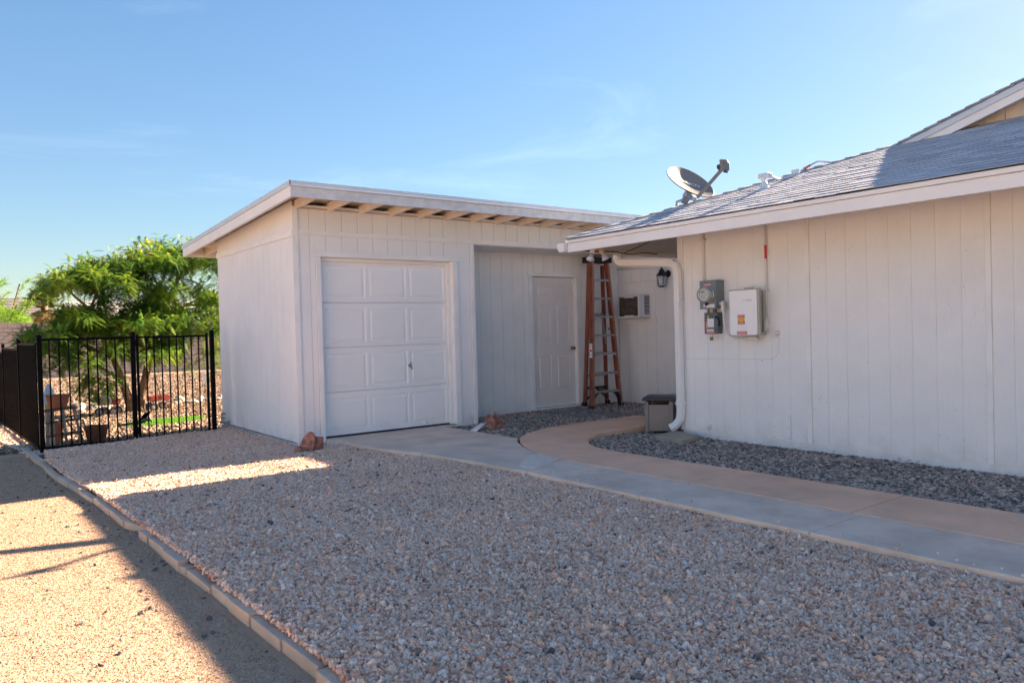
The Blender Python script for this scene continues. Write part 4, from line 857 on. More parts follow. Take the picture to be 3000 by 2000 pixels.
MB().tube([(CX-.0005, 4.848+.008*math.cos(2*PI*j/16), 1.463+.008*math.sin(2*PI*j/16)) for j in range(16)], .0011, 4, closed=True).build('round_emblem', m_inkb, cb)
for (nm, mm, y0, y1, z0, z1) in (('red_label', m_labr, 4.836, 4.923, 1.280, 1.316), ('yellow_label', m_laby, 4.835, 4.923, 1.2505, 1.2795), ('red_label', m_labr, 4.835, 4.921, 1.214, 1.250), ('white_label', m_lab, 4.816, 4.935, 1.143, 1.211), ('red_label', mat('magenta_label', (.62, .03, .12), .45), 4.808, 4.935, 1.107, 1.142)):
    stick(nm, mm, y0, y1, z0, z1, cb, x=CX)
b = MB(); lines(b, 4.842, 4.918, (1.309, 1.298, 1.286), CX-.0013, .004, seed=1); lines(b, 4.842, 4.916, (1.236, 1.227, 1.219), CX-.0013, .003, seed=2); lines(b, 4.86, 4.895, (1.244,), CX-.0013, .005, seed=2); lines(b, 4.813, 4.93, (1.135, 1.127, 1.119, 1.112), CX-.0013, .003, seed=5); b.build('label_print', m_white, cb)
b = MB(); lines(b, 4.842, 4.918, (1.273, 1.257), CX-.0013, .003, seed=1); b.tube([(CX-.0015, 4.878, 1.272), (CX-.0015, 4.870, 1.258), (CX-.0015, 4.886, 1.258)], .001, 4, closed=True); b.build('label_print', mat('orange_print', (.5, .2, .02), .5), cb)
# conduits
c1 = thing('wall_conduit', (6.93, 5.50, 1.7), 'thin painted conduit dropping from the eave to the meter box', 'conduit')
MB().tube([(6.934, 5.50, 2.36), (6.934, 5.50, 1.70)], .0145, 8).build('pipe', m_pvc, c1, smooth=True); part('strap', m_pvc, c1, box=(6.915, 6.948, 5.47, 5.53, 2.17, 2.19))
c2 = thing('wall_conduit', (6.93, 4.69, 1.14), 'painted conduit with a red label right of the pale wall box', 'conduit')
MB().tube([(6.93, 4.695, 2.36), (6.93, 4.695, 1.27)], .0125, 8).build('pipe', m_pvc, c2, smooth=True)
MB().tube([(6.93, 4.695, 2.035), (6.93, 4.695, 1.895)], .0137, 8).build('red_label', m_labr, c2)
b = MB()
for i in range(13): b.box(6.9152, 6.917, 4.698, 4.702, 1.905+.0095*i, 1.911+.0095*i)
b.build('label_print', m_white, c2)
MB().lathe([(.0125, 0), (.017, .002), (.017, .03), (.0125, .032)], (6.93, 4.695, 1.27), (0, 0, -1), 12).lathe([(.0125, 0), (.016, .002), (.016, .02), (.0125, .022)], (6.93, 4.695, 1.245), (0, 0, 1), 12).build('coupling', m_pvc, c2, smooth=True)
def LB(p0, p1, w, d, par, axis=(-1, 0, 0)):
    """conduit body: a rounded stadium box from p0 to p1 with a proud cover"""
    p0 = Vector(p0); p1 = Vector(p1); u = (p1-p0).normalized(); n = Vector(axis); s = u.cross(n)
    pts = []
    for k in range(9): a = PI*k/8; pts.append(p1+s*math.cos(a)*w+u*math.sin(a)*w)
    for k in range(9): a = PI*k/8; pts.append(p0-s*math.cos(a)*w-u*math.sin(a)*w)
    MB().ext(pts, n*d).build('conduit_body', m_pvc, par, bevel=.003)
    c = (p0+p1)/2
    pts2 = [c+(q-c)*.82+n*(d+.0005) for q in pts]; MB().ext(pts2, n*.004).build('conduit_cover', m_pvc, par, bevel=.0015)
LB((6.94, 4.688, 1.165), (6.94, 4.688, 1.225), .020, .045, c2)
for z_ in (1.56,): part('strap', m_pvc, c2, box=(6.936, 6.949, 4.665, 4.68, z_, z_+.012))
c3 = thing('flexible_conduit', (6.88, 5.05, 1.05), 'curved painted conduit looping from the meter box under the pale wall box', 'conduit')
MB().tube(crom([(6.87, 5.19, 1.345), (6.87, 5.192, 1.26), (6.87, 5.180, 1.19), (6.87, 5.14, 1.125), (6.87, 5.07, 1.080), (6.87, 4.99, 1.066), (6.87, 4.89, 1.064)]), .0115, 10).build('pipe', m_pvc, c3, smooth=True)
LB((6.885, 5.19, 1.385), (6.885, 5.19, 1.455), .021, .04, c3); MB().tube([(6.87, 5.238, 1.45), (6.87, 5.19, 1.45)], .017, 10).lathe([(.0115, 0), (.018, .003), (.018, .022), (.014, .03), (.016, .045)], (6.87, 5.19, 1.325), (0, 0, 1), 12).lathe([(.0115, 0), (.016, .002), (.016, .03)], (6.87, 4.915, 1.064), (0, -1, 0), 12).build('coupling', m_pvc, c3, smooth='auto')
LB((6.885, 4.865, 1.063), (6.885, 4.785, 1.063), .0195, .035, c3)
c4 = thing('conduit_body_cover', (6.93, 5.46, 1.13), 'small painted conduit fitting left of the disconnect switch', 'conduit')
LB((6.94, 5.458, 1.15), (6.94, 5.458, 1.235), .02, .035, c4)
MB().tube([(6.925, 5.458, 1.25), (6.925, 5.458, 1.40)], .010, 8).build('pipe', m_pvc, c4, smooth=True)
c5 = thing('wall_outlet_cover', (6.93, 4.57, 1.1), 'small painted pipe cap on the wall right of the boxes', 'pipe cap')
MB().lathe([(0, 0), (.024, .0), (.024, .012), (.016, .03), (.014, .05), (.0, .055)], (6.949, 4.575, 1.115), (-1, 0, .15), 14).bar((6.91, 4.572, 1.10), (6.905, 4.565, 1.075), .016, .02).build('cap', m_pvc, c5, smooth='auto')
c6 = thing('cleanout_cap', (6.93, 5.47, .06), 'painted round clean-out plug low on the wall near the downspout', 'pipe cap')
MB().lathe([(0, 0), (.031, 0), (.031, .014), (.024, .02), (.014, .022), (.014, .05), (0, .052)], (6.949, 5.476, .062), (-1, 0, 0), 20).build('plug', m_pvc, c6, smooth='auto')
b = MB(); b.tube([(6.934, 5.476+.031*math.cos(a), .062+.031*math.sin(a)) for a in [PI+.9+.25*i for i in range(8)]], .0018, 4); b.build('rust_line', m_rust, c6)
c7 = tag(MB().tube(crom([(6.948, 5.80, .832), (6.948, 5.06, .838), (6.948, 4.775, .838), (6.948, 4.70, .842), (6.948, 4.652, .85), (6.948, 4.60, .885), (6.948, 4.575, .93), (6.948, 4.567, 1.06)], 5), .0035, 6).build('painted_cable', m_pvc), 'thin painted cable stapled across the wall below the boxes', 'cable')
b = MB()
for y_, z_ in ((4.775, .833), (4.775, .822), (4.66, .849), (4.65, .85)): b.box(6.9425, 6.9495, y_-.003, y_+.003, z_-.002, z_+.002)
o = b.build('staple', m_rust, c7)

# ================================================================= things on the ground near the buildings
la_ = thing('step_ladder', (8.37, 8.75, -.07), 'orange fibreglass stepladder leaning folded in the corner by the entry door', 'ladder')
FL0, FL1 = Vector((8.05, 8.60, -.05)), Vector((8.235, 8.74, 2.25)); FR0, FR1 = Vector((8.70, 8.60, -.05)), Vector((8.60, 8.74, 2.25))
RL0, RL1 = Vector((8.245, 8.97, -.03)), Vector((8.30, 8.86, 2.22)); RR0, RR1 = Vector((8.76, 8.97, -.03)), Vector((8.62, 8.86, 2.22))
def chan(p, q, w, d, m, sgn):
    """C-channel rail: web on the outer side, two flanges"""
    b = MB(); u = Vector((0, -1, 0)); s = Vector((1, 0, 0))*sgn
    b.bar(p, q, .006, d, (0, -1, 0))
    for k in (-1, 1): b.bar(p+s*w/2+u*k*d/2, q+s*w/2+u*k*d/2, w, .006, (0, -1, 0))
    return b.build('rail', m, la_)
chan(FL0, FL1, .032, .08, m_ora, 1); chan(FR0, FR1, .032, .08, m_ora, -1); chan(RL0, RL1, .028, .06, m_ora, 1); chan(RR0, RR1, .028, .06, m_ora, -1)
MB().bar(FL0+Vector((.016, -.0455, .0)), FL1+Vector((.016, -.0455, 0)), .033, .004, (0, -1, 0)).build('faded_flange', m_ora2, la_)
MB().bar(FR0+Vector((-.016, -.0455, .0)), FR1+Vector((-.016, -.0455, 0)), .033, .004, (0, -1, 0)).build('faded_flange', m_ora2, la_)
def at(a, c, z): t = (z-a.z)/(c.z-a.z); return a+(c-a)*t
for z_ in (.222, .511, .812, 1.107, 1.399, 1.687, 1.976):
    a, c = at(FL0, FL1, z_), at(FR0, FR1, z_)
    st = MB().bar(a+Vector((.008, 0, 0)), c-Vector((.008, 0, 0)), .085, .006).bar(a+Vector((.008, -.041, -.014)), c+Vector((-.008, -.041, -.014)), .004, .032).build('step', m_alu, la_)
    b = MB()
    for p, s in ((a, 1), (c, -1)):
        b.bar(p+Vector((.012*s, -.036, -.075 if z_ > .3 else -.1)), p+Vector((.075*s, -.036, -.02)), .012, .004)
        b.lathe([(0, .004), (.006, .003), (.006, 0)], p+Vector((.09*s, -.043, -.012)), (0, -1, 0), 8)
    b.build('step_brace', m_alu, la_)
for z_ in (.45, .80, 1.42): MB().bar(at(RL0, RL1, z_), at(RR0, RR1, z_), .02, .035).build('rear_bar', m_alu, la_)
MB().bar(at(RL0, RL1, .25), at(RR0, RR1, .25), .02, .03).bar(at(RL0, RL1, .06)+Vector((0, 0, 0)), at(RR0, RR1, .25), .03, .02).bar(at(RR0, RR1, .06)+Vector((0, 0, 0)), Vector((8.5, 8.97, .25)), .05, .02).build('rear_brace', m_rub, la_)
for s, f0, f1 in ((1, FL0, FL1), (-1, FR0, FR1)):
    b = MB(); b.sweep(crom([at(f0, f1, .0)+Vector((.02*s, 0, 0)), at(f0, f1, .09)+Vector((.03*s, 0, 0)), at(f0, f1, .16)+Vector((.07*s, 0, 0)), at(f0, f1, .205)+Vector((.15*s, 0, 0))], 4), [(-.035, -.012), (.035, -.012), (.035, .012), (-.035, .012)], upv=(1, 0, 0)); b.build('corner_brace', m_rub, la_)
for f0, f1, d in ((FL0, FL1, .1), (FR0, FR1, .1), (RL0, RL1, .08), (RR0, RR1, .08)):
    a = at(f0, f1, f0.z-.012); c = at(f0, f1, f0.z+.055); MB().bar(a, c, .05, d, (0, -1, 0)).build('foot', m_rub, la_, bevel=.006)
part('top_cap', m_rub, la_, box=(8.205, 8.655, 8.68, 8.90, 2.245, 2.335), bevel=.008)
MB().bar((8.51, 8.80, 1.47), (8.60, 8.80, .95), .012, .025).build('spreader', m_alu, la_)
MB().bar((8.60, 8.745, 1.195), (8.67, 8.745, 1.19), .015, .03).build('spreader_bracket', m_alu, la_)
fld = (FL1-FL0).normalized()
for z_ in (2.10, 1.72, 1.28, .66+.34, .66, .33):
    p = at(FL0, FL1, z_); text('WERNER', .042, p+Vector((-.0042, -.012, 0)), -fld, Vector((0, -1, 0)), m_labk, 'lettering', la_)
p = at(FL0, FL1, .86); MB().bar(p-fld*.11+Vector((-.0045, 0, 0)), p+fld*.11+Vector((-.0045, 0, 0)), .002, .062, (0, -1, 0)).build('label', m_lab, la_)
MB().bar(p-fld*.02+Vector((-.0058, 0, 0)), p+fld*.02+Vector((-.0058, 0, 0)), .001, .04, (0, -1, 0)).build('label_mark', m_labr, la_)
b = MB(); 
for k in (-.08, -.06, .05, .07, .09): b.bar(p+fld*k+Vector((-.0058, 0, 0)), p+fld*(k+.006)+Vector((-.0058, 0, 0)), .001, .045, (0, -1, 0))
b.build('label_print', m_ink, la_)

# hose reel box
hb = thing('hose_reel_box', (6.95, 6.25, -.07), 'taupe plastic hose box with dark lid at the house corner', 'hose box')
hf = Vector((.57, -.82, 0)).normalized(); hd = Vector((.82, .57, 0)).normalized(); H0 = Vector((6.735, 6.265, -.075))
def HB(a, d, z): return H0+hf*a+hd*d+Vector((0, 0, z+.02))
def hbox(name, m, a0, a1, d0, d1, z0, z1, ta=0, td=0, bev=.004):
    vs = [HB(a, d, z) for z in (z0, z1) for a, d in ((a0, d0), (a1, d0), (a1, d1), (a0, d1))]
    return MB().add(vs, [(0, 3, 2, 1), (4, 5, 6, 7), (0, 1, 5, 4), (1, 2, 6, 5), (2, 3, 7, 6), (3, 0, 4, 7)]).build(name, m, hb, bevel=bev)
WD, DP = .335, .33
hbox('front_panel', m_hose, .045, WD-.05, .010, .025, .02, .335)
hbox('side_panel', m_hose, WD-.022, WD-.010, .05, DP-.05, .02, .385); hbox('side_panel', m_hose, .010, .022, .05, DP-.05, .02, .385); hbox('back_panel', m_hose, .05, WD-.05, DP-.02, DP-.01, .02, .385)
hbox('panel_seam', m_hose, .052, WD-.056, .007, .0098, .10, .103, bev=0)
for a0, a1, d0, d1 in ((0, .045, 0, .05), (WD-.05, WD, 0, .06), (0, .045, DP-.05, DP), (WD-.05, WD, DP-.05, DP)): hbox('corner_post', m_hose, a0, a1, d0, d1, -.01, .375, bev=.006)
hbox('interior', m_dark, .06, WD-.06, .10, DP-.04, .02, .30, bev=0)
vs = [HB(a, d, z) for z, k in ((.385, .03), (.397, .035), (.425, .012), (.437, -.03)) for a, d in ((-k, -k), (WD+k, -k), (WD+k, DP+k), (-k, DP+k))]
MB().add(vs, [(0, 3, 2, 1), (12, 13, 14, 15)]+[(r*4+i, r*4+(i+1) % 4, r*4+4+(i+1) % 4, r*4+4+i) for r in range(3) for i in range(4)]).build('lid', m_lid, hb, bevel=.004)
b = MB()
for i in range(6):
    c = HB(.09+.03*i, .10, .28); b.tube([c+hd*(.05*math.cos(a))+Vector((0, 0, .075*math.sin(a)))+hf*.01*math.sin(a) for a in [2*PI*j/16 for j in range(16)]], .009, 6, closed=True)
b.build('coiled_hose', m_coil, hb, smooth=True)
# splash pad
sp_ = MB().prism([(6.42, 5.83), (6.31, 5.36), (6.75, 5.46), (6.87, 5.92)], -.065, -.008).build('splash_pad', m_pad, bevel=.012, seg=3); tag(sp_, 'square beige concrete splash pad under the downspout outlet', 'paving slab')
# stepping pavers
for i, (poly, lb) in enumerate((([(7.17, 8.66), (7.50, 8.70), (7.43, 8.37), (7.12, 8.40)], 'grey square paver nearest the garage, in the pebbles below the entry door'),
    ([(7.57, 8.66), (7.92, 8.75), (7.99, 8.50), (7.60, 8.39)], 'grey square paver closest to the foot of the ladder'),
    ([(7.57, 8.25), (7.87, 8.30), (7.86, 7.98), (7.57, 7.93)], 'grey square paver on the house side of the middle row'),
    ([(7.14, 8.20), (7.44, 8.22), (7.47, 7.92), (7.16, 7.88)], 'grey square paver in the middle of the group near the pink walk'),
    ([(7.45, 7.83), (7.75, 7.86), (7.76, 7.60), (7.47, 7.56)], 'grey square paver touching the end of the pink walk'))):
    o = MB().prism(poly[::-1], -.09, -.022).build('stepping_paver', m_pave, bevel=.006); tag(o, lb, 'paver', 'grey pavers in the pebbles by the entry door')
# red flagstones: wedge slabs leaning on each other
def flag(name, pts, org, nrm, th, seed, label, group, lean=.0, turn=0):
    """outline pts (u,v) in the plane whose normal is nrm (horizontal), leaning back"""
    n = Vector(nrm).normalized(); u = Vector((0, 0, 1)).cross(n).normalized(); v = (Vector((0, 0, 1))*math.cos(lean)-n*math.sin(lean)); nn = (n*math.cos(lean)+Vector((0, 0, 1))*math.sin(lean))
    if turn: u, v = u*math.cos(turn)+v*math.sin(turn), v*math.cos(turn)-u*math.sin(turn)
    r = random.Random(seed); o_ = Vector(org)
    import bmesh
    P = [o_+u*a+v*c for a, c in pts]; b = MB(); L_ = []
    for k in range(5):
        t = k/4; inset = .94+.06*r.random(); c = sum(P, Vector())/len(P)
        L_.append([c+(p-c)*(inset+r.uniform(-.03, .03))-nn*th*t for p in P])
    m_ = len(P); vs = [p for l in L_ for p in l]
    fs = [tuple(range(m_)), tuple(4*m_+i for i in range(m_-1, -1, -1))]+[(k*m_+i, k*m_+m_+i, k*m_+m_+(i+1) % m_, k*m_+(i+1) % m_) for k in range(4) for i in range(m_)]
    o = b.add(vs, fs).build(name, m_red, bevel=.004); tag(o, label, 'flagstone', group); return o
G1 = 'red flagstones propped at the garage corner'; NL = (-.72, -.69, 0)
flag('flagstone', [(-.055, -.03), (.055, -.04), (.075, .02), (.045, .085), (.01, .115), (-.035, .12)], (3.06, 7.93, -.09), NL, .05, 1, 'smallest red flagstone, leftmost at the garage corner', G1, lean=.35)
flag('flagstone', [(-.09, -.03), (.07, -.04), (.085, .06), (.09, .17), (.075, .235), (.05, .262), (.01, .255), (-.04, .20), (-.08, .11)], (3.17, 7.95, -.09), NL, .045, 2, 'tall rounded red flagstone in the middle at the garage corner', G1, lean=.22)
flag('flagstone', [(-.045, -.03), (.04, -.03), (.055, .08), (.06, .19), (-.04, .20), (-.055, .09)], (3.30, 7.93, -.09), (-.5, -.86, 0), .055, 3, 'upright square-topped red flagstone, rightmost at the garage corner', G1, lean=.15)
G2 = 'red flagstones fanned at the edge of the pebbles'
NR = (-.6, -.8, 0)
flag('flagstone', [(-.035, -.03), (.02, -.03), (.035, .11), (-.03, .20), (-.09, .21), (-.11, .12)], (5.58, 7.77, -.045), NR, .035, 4, 'front red flagstone leaning left beside the white offcut', G2, lean=.12)
flag('flagstone', [(.015, -.03), (.135, -.03), (.15, .035), (.01, .145), (-.065, .205), (-.055, .13)], (5.615, 7.82, -.045), NR, .045, 5, 'red flagstone slanting down to the right in front of the pebbles', G2, lean=.15)
flag('flagstone', [(.02, .0), (.10, .0), (.15, .05), (.065, .19), (.025, .225), (-.005, .16)], (5.65, 7.88, -.045), NR, .04, 6, 'rear red flagstone with its pointed top behind the other two', G2, lean=.15)
o = MB().ext([(5.20, 7.73, -.005), (5.24, 7.66, -.005), (5.60, 7.96, .03), (5.56, 8.03, .03)], (0, 0, -.012)).build('white_strip', m_fasc2); tag(o, 'flat white offcut lying between drive slab and red flagstones', 'board')
# dry leaves
b = MB(); r = random.Random(5)
for cx_, cy_, n_, s_ in ((1.05, 10.55, 16, .25), (6.85, 4.2, 9, .08), (6.86, 3.2, 14, .06), (6.7, 5.3, 8, .15), (3.0, 5, 40, 2.2), (7.3, 8.9, 10, .4), (1.0, 5.7, 10, .1)):
    for i in range(n_):
        x, y = cx_+r.gauss(0, s_), cy_+r.gauss(0, s_*1.6); a = r.random()*6.28; l = r.uniform(.012, .028); z = -.052 if 1.2 < x < 4 else (-.04 if x > 5.4 else -.1)
        if 4.0 < x < 5.4: continue
        if x > 6.93 and y < 5.9: continue
        c, s = math.cos(a)*l, math.sin(a)*l; b.add([(x-c, y-s, z), (x+s*.3, y-c*.3, z+.006), (x+c, y+s, z+.004), (x-s*.3, y+c*.3, z+.008)], [(0, 1, 2, 3)])
o = b.build('dry_leaves', m_leafd); tag(o, 'small dry leaves blown against edges and over the gravel', 'leaves', kind='stuff')
b = MB(); r = random.Random(77)
for i in range(60):
    x, y = (r.uniform(4.1, 4.62), r.uniform(.9, 5.1)) if i < 42 else (r.uniform(4.7, 5.3), r.uniform(1.2, 5.3))
    a, c = r.uniform(.002, .009), r.uniform(.002, .006); zf = -.0092 if i < 42 else -.0052
    b.add([(x+a*math.cos(k), y+c*math.sin(k), zf) for k in (0, 1, 2.2, 3.3, 4.4, 5.4)], [(0, 1, 2, 3, 4, 5)])
o = sheet([(4.07, .9), (4.20, .9), (4.20, 5.1), (4.07, 5.1)], -.006, 'stray_gravel', m_dirt); o2_ = o
tag(o, 'a few stray gravel stones kicked onto the walkway edge', 'gravel', kind='stuff'); scatter(o, m_peb, 70, .008, .5, 1.1, zr=(-.001, .001), seed=41, base=False)
tag(b.build('paint_drips', m_white), 'white paint drips dotted over the walkway slabs', 'paint drips', kind='stuff')
# ================================================================= fence
fe_ = thing('front_fence', (1.5, 10.75, -.1), 'black metal fence panel of thin pickets facing the gravel bed, left of the gate', 'fence')
FY = 10.75
def post(name, x, y, z0, z1, par, w=.052):
    b = MB().box(x-w/2, x+w/2, y-w/2, y+w/2, z0, z1); b.lathe([(w*.62, 0), (w*.62, .012), (w*.35, .022), (0, .026)], (x, y, z1), (0, 0, 1), 12)
    return b.build(name, m_black, par)
post('post', .983, FY, -.14, 1.29, fe_); post('post', 2.013, FY, -.12, 1.305, fe_)
part('rail', m_black, fe_, box=(1.01, 1.987, FY-.014, FY+.014, 1.238, 1.266)); part('rail', m_black, fe_, box=(1.01, 1.987, FY-.014, FY+.014, -.078, -.05))
pk = None
def picket(x, y, z0, z1, par, w=.016):
    return MB().box(x-w/2, x+w/2, y-w/2, y+w/2, z0, z1).build('picket', m_black, par)
for k in range(9): picket(1.086+.1032*k, FY, -.05, 1.238, fe_)
def wire(par, x0, x1, y, z0, z1):
    b = MB(); n = int((x1-x0)/.026)
    for i in range(n+1): x = x0+(x1-x0)*i/n; b.box(x-.0007, x+.0007, y-.0007, y+.0007, z0, z1)
    n = int((z1-z0)/.026)
    for i in range(n+1): z = z0+(z1-z0)*i/n; b.box(x0, x1, y-.0007, y+.0007, z-.0007, z+.0007)
    return b.build('wire_mesh', m_mesh, par)
wire(fe_, 1.0, 1.99, FY+.02, -.07, .36)
ga_ = thing('fence_gate', (2.5, 10.75, -.08), 'black metal gate of thin pickets between the middle post and the garage', 'gate')
MB().box(2.052, 2.08, FY-.014, FY+.014, -.085, 1.285).build('stile', m_black, ga_); MB().box(2.918, 2.948, FY-.014, FY+.014, -.06, 1.29).build('stile', m_black, ga_)
MB().ext([(2.08, FY-.013, -.072), (2.918, FY-.013, -.054), (2.918, FY-.013, -.028), (2.08, FY-.013, -.046)], (0, .026, 0)).build('rail', m_black, ga_); part('rail', m_black, ga_, box=(2.08, 2.918, FY-.013, FY+.013, 1.238, 1.264))
for k in range(8): picket(2.08+.0931*(k+1), FY, -.05, 1.238, ga_)
for z_ in (.0, 1.13): part('hinge', m_black, ga_, box=(2.036, 2.06, FY-.03, FY+.0, z_, z_+.09), bevel=.004)
wire(ga_, 2.08, 2.92, FY+.018, -.05, .36)
o = post('gate_post', 3.0, FY, -.10, 1.305, None); tag(o, 'black square fence post standing against the garage wall', 'post')
sf = thing('side_fence', (.96, 13, -.1), 'black metal picket fence running away along the sand path, stepping down', 'fence')
YP = [10.80, 13.30, 16.65, 20.0, 23.4]; TP = [1.215, 1.215, 1.135, 1.055, .975]
for i, y in enumerate(YP[1:]):
    post('post', .96, y, gz(0, y)-.03, 1.25-.075*i+.01, sf, .048)
for i in range(4):
    a, c = YP[i]+.026, YP[i+1]-.026; zt_ = 1.215-.08*i; zb = gz(0, (a+c)/2)+.03
    part('rail', m_black, sf, box=(.946, .974, a, c, zt_-.028, zt_))
    MB().ext([(.946, a, gz(0, a)+.045), (.974, a, gz(0, a)+.045), (.974, c, gz(0, c)+.045), (.946, c, gz(0, c)+.045)], (0, 0, .028)).build('rail', m_black, sf)
    n_ = int((c-a)/.1)
    for k in range(1, n_): y = a+(c-a)*k/n_; MB().box(.952, .968, y-.008, y+.008, gz(0, y)+.06, zt_-.028).build('picket', m_black, sf)
    b = MB(); n_ = int((c-a)/.026)
    for k in range(n_+1): y = a+(c-a)*k/n_; b.box(.975, .9764, y-.0007, y+.0007, gz(0, y)+.05, gz(0, y)+.5)
    b.build('wire_mesh', m_mesh, sf)

# ================================================================= back yard
rk = lambda c, s, seed, lb, grp, n=2: tag(MB().rock((0, 0, 0), *s, seed, n=n, rot=seed).build('boulder', m_rock, smooth=False, org=None), lb, 'rock', grp)
def rock_at(x, y, sx, sy, sz, seed, lb, grp):
    o = MB().rock((x, y, gz(x, y)+sz*.35), sx, sy, sz, seed, n=2, rot=seed*1.3).build('boulder', m_rock); tag(o, lb, 'rock', grp)
G3 = 'pale rocks lining the foot of the gravel slope'
r = random.Random(11)
rock_at(2.80, 22.0, .20, .17, .13, 3, 'round pale rock directly right of the terracotta bowl', G3)
rock_at(3.10, 20.9, .30, .2, .15, 5, 'largest pale boulder left of the planted wagon', G3)
rock_at(2.66, 20.3, .12, .1, .08, 6, 'small pale rock between plant stand and boulders', G3)
rock_at(5.25, 20.8, .19, .14, .09, 9, 'broad grey rock in the row right of the red wagon', G3)
for i in range(34):
    x = 1.6+i*.155+r.uniform(-.05, .05); y = 21.6+r.uniform(-.4, .4)
    if x > 6.9: break
    s = r.uniform(.05, .12); rock_at(x, y, s, s*.8, s*.65, 30+i, 'small pale rock in the row at the foot of the slope', G3)
for i in range(12):
    x = 5.6+r.uniform(-.6, .9); y = 21.5+r.uniform(-.5, .9); s = r.uniform(.06, .13); rock_at(x, y, s, s*.8, s*.7, 80+i, 'small pale rock in the row at the foot of the slope', G3)
# cairn by the gate post
G4 = 'small stones heaped by the gate post'
for i, (x, y, z, s) in enumerate(((3.20, 10.95, -.03, .055), (3.14, 10.9, -.05, .05), (3.26, 10.93, -.04, .05), (3.17, 10.97, .03, .045), (3.24, 10.97, .02, .04), (3.19, 11.0, .085, .04), (3.20, 11.02, .14, .032))):
    o = MB().rock((x, y, z), s, s*.8, s*.55, 200+i, n=2, rot=i).build('stone', m_rock); tag(o, 'small pale stone in the heap beside the gate post', 'stone', G4)
# turf strip with border
tb = thing('turf_border', (3, 14, -.25), 'pinkish border strip in front of the green turf', 'edging')
TP_ = [(2.38, 13.78), (2.75, 13.45), (3.1, 13.42), (3.45, 13.60), (3.78, 14.05)]
for p, q in zip(TP_, TP_[1:]):
    MB().ext([(p[0], p[1], gz(0, p[1])-.02), (q[0]-.01, q[1], gz(0, q[1])-.02), (q[0]-.01, q[1]+.1, gz(0, q[1])-.02), (p[0], p[1]+.1, gz(0, p[1])-.02)], (0, 0, .045)).build('border_piece', m_tborder, tb, bevel=.008)
poly = [(2.45, 13.87), (2.75, 13.56), (3.1, 13.53), (3.43, 13.71), (3.8, 14.15), (3.95, 14.8), (3.6, 15.1), (3.0, 15.1), (2.6, 14.6)]
o = sheet(poly, lambda x, y: gz(x, y)+.028, 'artificial_turf', m_turf)
b = MB(); r = random.Random(2); 
def inside(p, P):
    c = False
    for i in range(len(P)):
        a, q = P[i], P[i-1]
        if (a[1] > p[1]) != (q[1] > p[1]) and p[0] < (q[0]-a[0])*(p[1]-a[1])/(q[1]-a[1])+a[0]: c = not c
    return c
k = 0
while k < 9000:
    x, y = r.uniform(2.4, 4), r.uniform(13.5, 15.15)
    if not inside((x, y), poly): continue
    k += 1; a = r.random()*6.28; h = r.uniform(.015, .035); z = gz(x, y)+.028; c, s = math.cos(a)*.004, math.sin(a)*.004
    b.add([(x-c, y-s, z), (x+c, y+s, z), (x+r.uniform(-.01, .01), y+r.uniform(-.01, .01), z+h)], [(0, 1, 2)])
b.build('turf_blades', m_blade, o); tag(o, 'bright green artificial turf patch beyond the gate', 'turf', kind='stuff')
# garden ornament
li = thing('garden_ornament', (2.7, 14.0, -.22), 'dark green metal bird-like ornament lying at the left end of the turf', 'ornament')
def G(x, z, dy=0): return (x, 13.9+dy, z-.02)
MB().bar(G(2.36, -.165), G(2.62, -.15), .05, .035).bar(G(2.36, -.19), G(2.36, -.13), .03, .02).build('tail_bar', m_green, li, bevel=.004)
MB().tube(crom([G(2.60, -.15), G(2.68, -.14), G(2.75, -.12), G(2.80, -.105), G(2.84, -.12), G(2.855, -.16)]), [.03]*6+[.034]*6+[.03]*6+[.022]*6+[.016]*6+[.012], 8).build('body', m_green, li, smooth=True)
b = MB(); b.add([G(2.66, -.15), G(2.70, -.16), G(2.76, -.10), G(2.83, -.01), G(2.85, .035), G(2.80, .02), G(2.73, -.02), G(2.68, -.09)], [tuple(range(8))]); b.ext([b.v[i] for i in range(8)], (0, .02, 0)); b.build('wing', m_green, li)
MB().tube([G(2.64, -.15), G(2.64, -.22, .03)], .01, 5).tube([G(2.74, -.14), G(2.76, -.22, -.03)], .01, 5).build('legs', m_green, li)
# pots and plant stand
def pot(name, x, y, z, rb, rt_, h, m, label, rim=.02, lip=.035, n=28, cat='plant pot', group=None):
    t = thing(name, (x, y, z), label, cat, group)
    MB().lathe([(0, 0), (rb, 0), (rt_-.01, h-lip), (rt_-.01, h-lip), (rt_, h-lip), (rt_+.004, h), (rt_-rim, h), (rt_-rim-.01, h-.04), (0, h-.05)], (x, y, z), (0, 0, 1), n).build('bowl', m, t, smooth='auto')
    return t
zg = lambda y: gz(0, y)+.01
p_ = pot('terracotta_pot', 1.645, 11.32, -.155, .098, .145, .255, mat('brown_terracotta', (.20, .075, .045), .75, var=.25, vs=6), 'big brown ribbed terracotta pot standing behind the fence', lip=.045)
b = MB()
for z_ in (.06, .075, .13, .145): b.lathe([(.098+.047*z_/.255+.001, -.005), (.098+.047*z_/.255+.006, 0), (.098+.047*z_/.255+.001, .005)], (1.645, 11.32, -.155+z_), (0, 0, 1), 28)
b.build('rib', mat('brown_terracotta', (.20, .075, .045)), p_)
ps = thing('plant_stand', (1.28, 11.35, -.15), 'weathered wooden tiered plant stand carrying a terracotta bowl', 'plant stand')
def leg(a, c, w=.028): return MB().bar(a, c, w, w*.8, (0, 1, 0)).build('leg', m_oldwood, ps)
leg((1.10, 11.25, .335), (1.075, 11.20, -.15)); leg((1.262, 11.25, .345), (1.295, 11.2, -.15), .034); leg((1.40, 11.27, .37), (1.455, 11.2, -.15)); leg((1.49, 11.33, .20), (1.535, 11.28, .03), .02)
